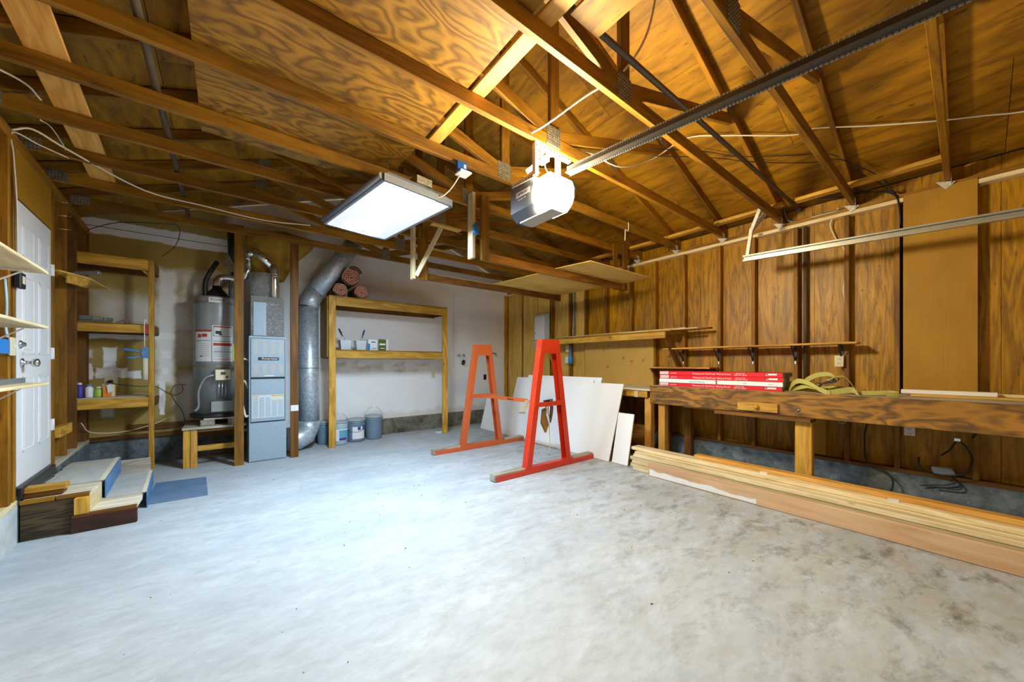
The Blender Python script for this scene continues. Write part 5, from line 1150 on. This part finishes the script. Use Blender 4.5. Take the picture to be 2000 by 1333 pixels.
def bott(x, mat, capm, label, h):
    t = thing('bottle', label, 'bottle', (x, 6.17, .887), 'bottles on the low corner shelf')
    m = MB(); m.lathe((x, 6.17, .887), [(.032, 0), (.034, .01), (.034, h*.7), (.02, h*.82), (.016, h*.86)], 16); m.build('body', mat, t); m = MB(); m.lathe((x, 6.17, .887+h*.86), [(.02, 0), (.02, h*.14)], 14); m.build('cap', capm, t)
bott(-1.305, M_purple, M_white, 'blue bottle with a white cap on the low corner shelf', .17); bott(-1.234, M_white, M_bluep, 'white bottle with a pale cap beside the blue bottle', .15); bott(-1.163, M_green, M_white, 'short green and white bottle beside the orange pack', .12)
t = thing('orange_pack', 'orange and yellow pack with a white rag on the low corner shelf', 'pack', (-1.12, 6.2, .887)); bx('pack', -1.125, -1.03, 6.13, 6.2, .887, 1.01, M_orangebox, t); bx('yellow_side', -1.055, -1.028, 6.125, 6.13, .89, 1.03, M_cream, t, .001)
m = MB(); m.prism([(-1.09, 6.115, 1.02), (-1.06, 6.115, 1.04), (-1.04, 6.115, .96), (-1.08, 6.115, .93)], (0, .006, 0)); m.build('white_rag', M_white, t)

# ================================================================= LANDING AND STEPS
t = thing('door_steps', 'two worn wooden steps with blue grip strips below the door', 'steps', (-.9, 4.8, 0))
bx('side_plank', -1.160, -.905, 4.165, 4.20, .002, .262, stair_dark, t, .004, 'x'); bx('side_plank', -.918, -.572, 4.128, 4.163, .002, .112, red_dark, t, .004, 'x')
bx('landing_edge', -1.160, -1.0, 4.16, 4.20, .263, .289, frame_wood, t); bx('landing_edge', -.995, -.83, 4.16, 4.20, .263, .289, frame_wood, t)
for k in range(5):
    y0_ = 4.203+k*.26; bx('landing_board', -1.158-.0143*k, -.825-.014*k, y0_, y0_+.257, .255, .289, step_wood, t, .003, 'x')
bx('riser', -.85, -.828, 4.165, 4.50, .115, .285, pale_wood, t, .002, 'y'); bx('tread_edge', -.915, -.575, 4.128, 4.165, .113, .139, dark_wood, t)
for k in range(5):
    y0_ = 4.168+k*.235; bx('tread_board', -.86-.012*k, -.575-.012*k, y0_, y0_+.232, .105, .139, step_wood, t, .003, 'x')
bx('corner_block', -.90, -.828, 4.12, 4.164, .14, .262, shelf_wood, t)
def strip(name, P_, off, mat): m = MB(); m.prism(P_, off); return m.build(name, mat, t)
strip('landing_mat', [(-1.13, 4.50, .2895), (-.815, 4.50, .2895), (-.885, 5.47, .2895), (-1.2, 5.47, .2895)], (0, 0, .005), M_mat)
strip('nosing_strip', [(-.845, 4.50, .2948), (-.812, 4.50, .2948), (-.882, 5.48, .2948), (-.915, 5.48, .2948)], (0, 0, .003), M_beige)
strip('riser_strip', [(-.812, 4.50, .141), (-.812, 4.50, .29), (-.882, 5.48, .29), (-.882, 5.48, .141)], (.006, 0, 0), M_bluep)
strip('tread_mat', [(-.805, 4.48, .1395), (-.565, 4.48, .1395), (-.625, 5.34, .1395), (-.872, 5.34, .1395)], (0, 0, .004), M_mat)
strip('nosing_strip', [(-.592, 4.48, .1438), (-.562, 4.48, .1438), (-.624, 5.35, .1438), (-.654, 5.35, .1438)], (0, 0, .003), M_beige)
strip('riser_strip', [(-.562, 4.48, .003), (-.562, 4.48, .14), (-.624, 5.35, .14), (-.624, 5.35, .003)], (.006, 0, 0), M_bluep)
bx('back_stringer', -1.2, -.66, 5.50, 5.53, .002, .25, grey_wood, t)
m = MB(); m.prism([(-.585, 4.565, .001), (-.15, 4.54, .001), (-.19, 5.28, .001), (-.60, 5.34, .001)], (0, 0, .004)); tag(m.build('floor_mat', M_floormat, None, (-.4, 4.9, 0)), 'faded blue rubber mat on the floor at the foot of the steps', 'mat')
tag(bx('loose_stud', -1.42, -.955, 4.205, 4.295, .331, .369, shelf_wood, None), 'upper short stud lying on the landing beside the door', 'board', 'short studs on the landing')
tag(bx('loose_stud', -1.25, -.97, 4.21, 4.30, .2955, .3305, dark_wood, None), 'lower short stud lying on the landing beside the door', 'board', 'short studs on the landing')

# ================================================================= NEAR-LEFT WALL SHELVES (in the left wall's frame)
def lw(x, y, z=0):
    c_, s_ = math.cos(.055), math.sin(.055); return (LX+x*c_-y*s_, 4.15+x*s_+y*c_, z)
for i, (z, y1, lab) in enumerate(((1.835, -.56, 'top'), (1.49, -.55, 'middle'), (1.135, -.55, 'lowest'))):
    t = thing('left_wall_shelf', f'{lab} pale wooden shelf on white brackets left of the door', 'shelf', (LX, 4.15, 0), 'shelves left of the door', .055)
    bx('shelf_board', .005, .245, -2.0, y1, z, z+.018, pale_wood, t)
    for yb in (-.66, -1.4):
        m = MB(); m.box(.0, .006, yb-.012, yb+.012, z-.16, z-.001).box(.0, .19, yb-.012, yb+.012, z-.006, z-.001).bar((.17, yb, z-.008), (.006, yb, z-.13), .016, .005); m.build('bracket', M_white, t)
t = thing('metal_strip', 'bent metal strip lying on the lowest left wall shelf', 'metal strip', (LX, 4.15, 0), None, .055)
m = MB(); m.box(.10, .16, -1.6, -.58, 1.154, 1.159).box(.155, .16, -1.6, -.58, 1.159, 1.185); m.build('strip', M_steelgrey, t); bx('block', .03, .09, -.68, -.60, 1.154, 1.20, dark_wood, t)
t = thing('blue_wall_box', 'bright blue electrical box on the stud left of the door', 'electrical box', (LX, 4.15, 0), None, .055); bx('box', -.06, .012, -.36, -.185, 1.335, 1.432, M_blue, t, .004)
t = thing('light_switch', 'cream light switch plate beside the blue box', 'switch', (LX, 4.15, 0), None, .055); bx('plate', .0, .012, -.165, -.075, 1.325, 1.45, M_cream, t); bx('toggle', .012, .022, -.125, -.115, 1.38, 1.40, M_white, t, .002)
t = thing('door_keypad', 'black wireless keypad with red edge mounted beside the door', 'keypad', (LX, 4.15, 0), None, .055); bx('case', .001, .035, -.085, .02, 1.80, 1.91, M_black, t, .006); bx('buttons', .035, .039, -.06, -.01, 1.83, 1.885, M_cream, t, .002); bx('red_edge', .006, .03, .02, .023, 1.82, 1.88, M_redink, t, .001)
cable('side_cable', 'pale cable hanging between the left shelves at the frame edge', [(-1.13, 3.85, 1.82), (-1.12, 3.84, 1.65), (-1.13, 3.86, 1.52), (-1.12, 3.85, 1.44)], .008, M_bucketw)

# nails on the stud beside the door
t = thing('stud_nails', 'row of long nails driven into the stud above the corner shelf', 'nails', (LX, 4.15, 0), None, .055)
m = MB()
for z in (2.72, 2.60, 2.48): m.tube([(.0, .90, z), (.09, .91, z+.012)], .003, 6); m.tube([(.088, .91, z+.010), (.092, .91, z+.012)], .006, 6)
m.build('nails', M_steel, t)

# small litter on the floor
random.seed(21); m = MB()
for (x, y_) in ((.55, 1.32),):
    pts = [(x+.035*math.cos(k*PI/5)*random.uniform(.7, 1.1), y_+.03*math.sin(k*PI/5)*random.uniform(.7, 1.1), .0005) for k in range(10)]; m.prism(pts, (0, 0, .0012))
tag(m.build('tar_spot', M_debris, None, (.55, 1.32, 0)), 'dark flattened tar spot on the concrete near the camera', 'spot')
m = MB()
for k in range(70):
    x, y_ = random.uniform(-.5, 3.6), random.uniform(.8, 5.8); r_ = random.uniform(.002, .006)
    m.obox((x, y_, .002), Matrix.Rotation(random.uniform(0, 3), 3, 'Z'), r_*random.uniform(1, 3), r_, .003)
tag(m.build('floor_grit', M_debris), 'scattered specks of grit on the concrete floor', 'grit', kind='stuff')
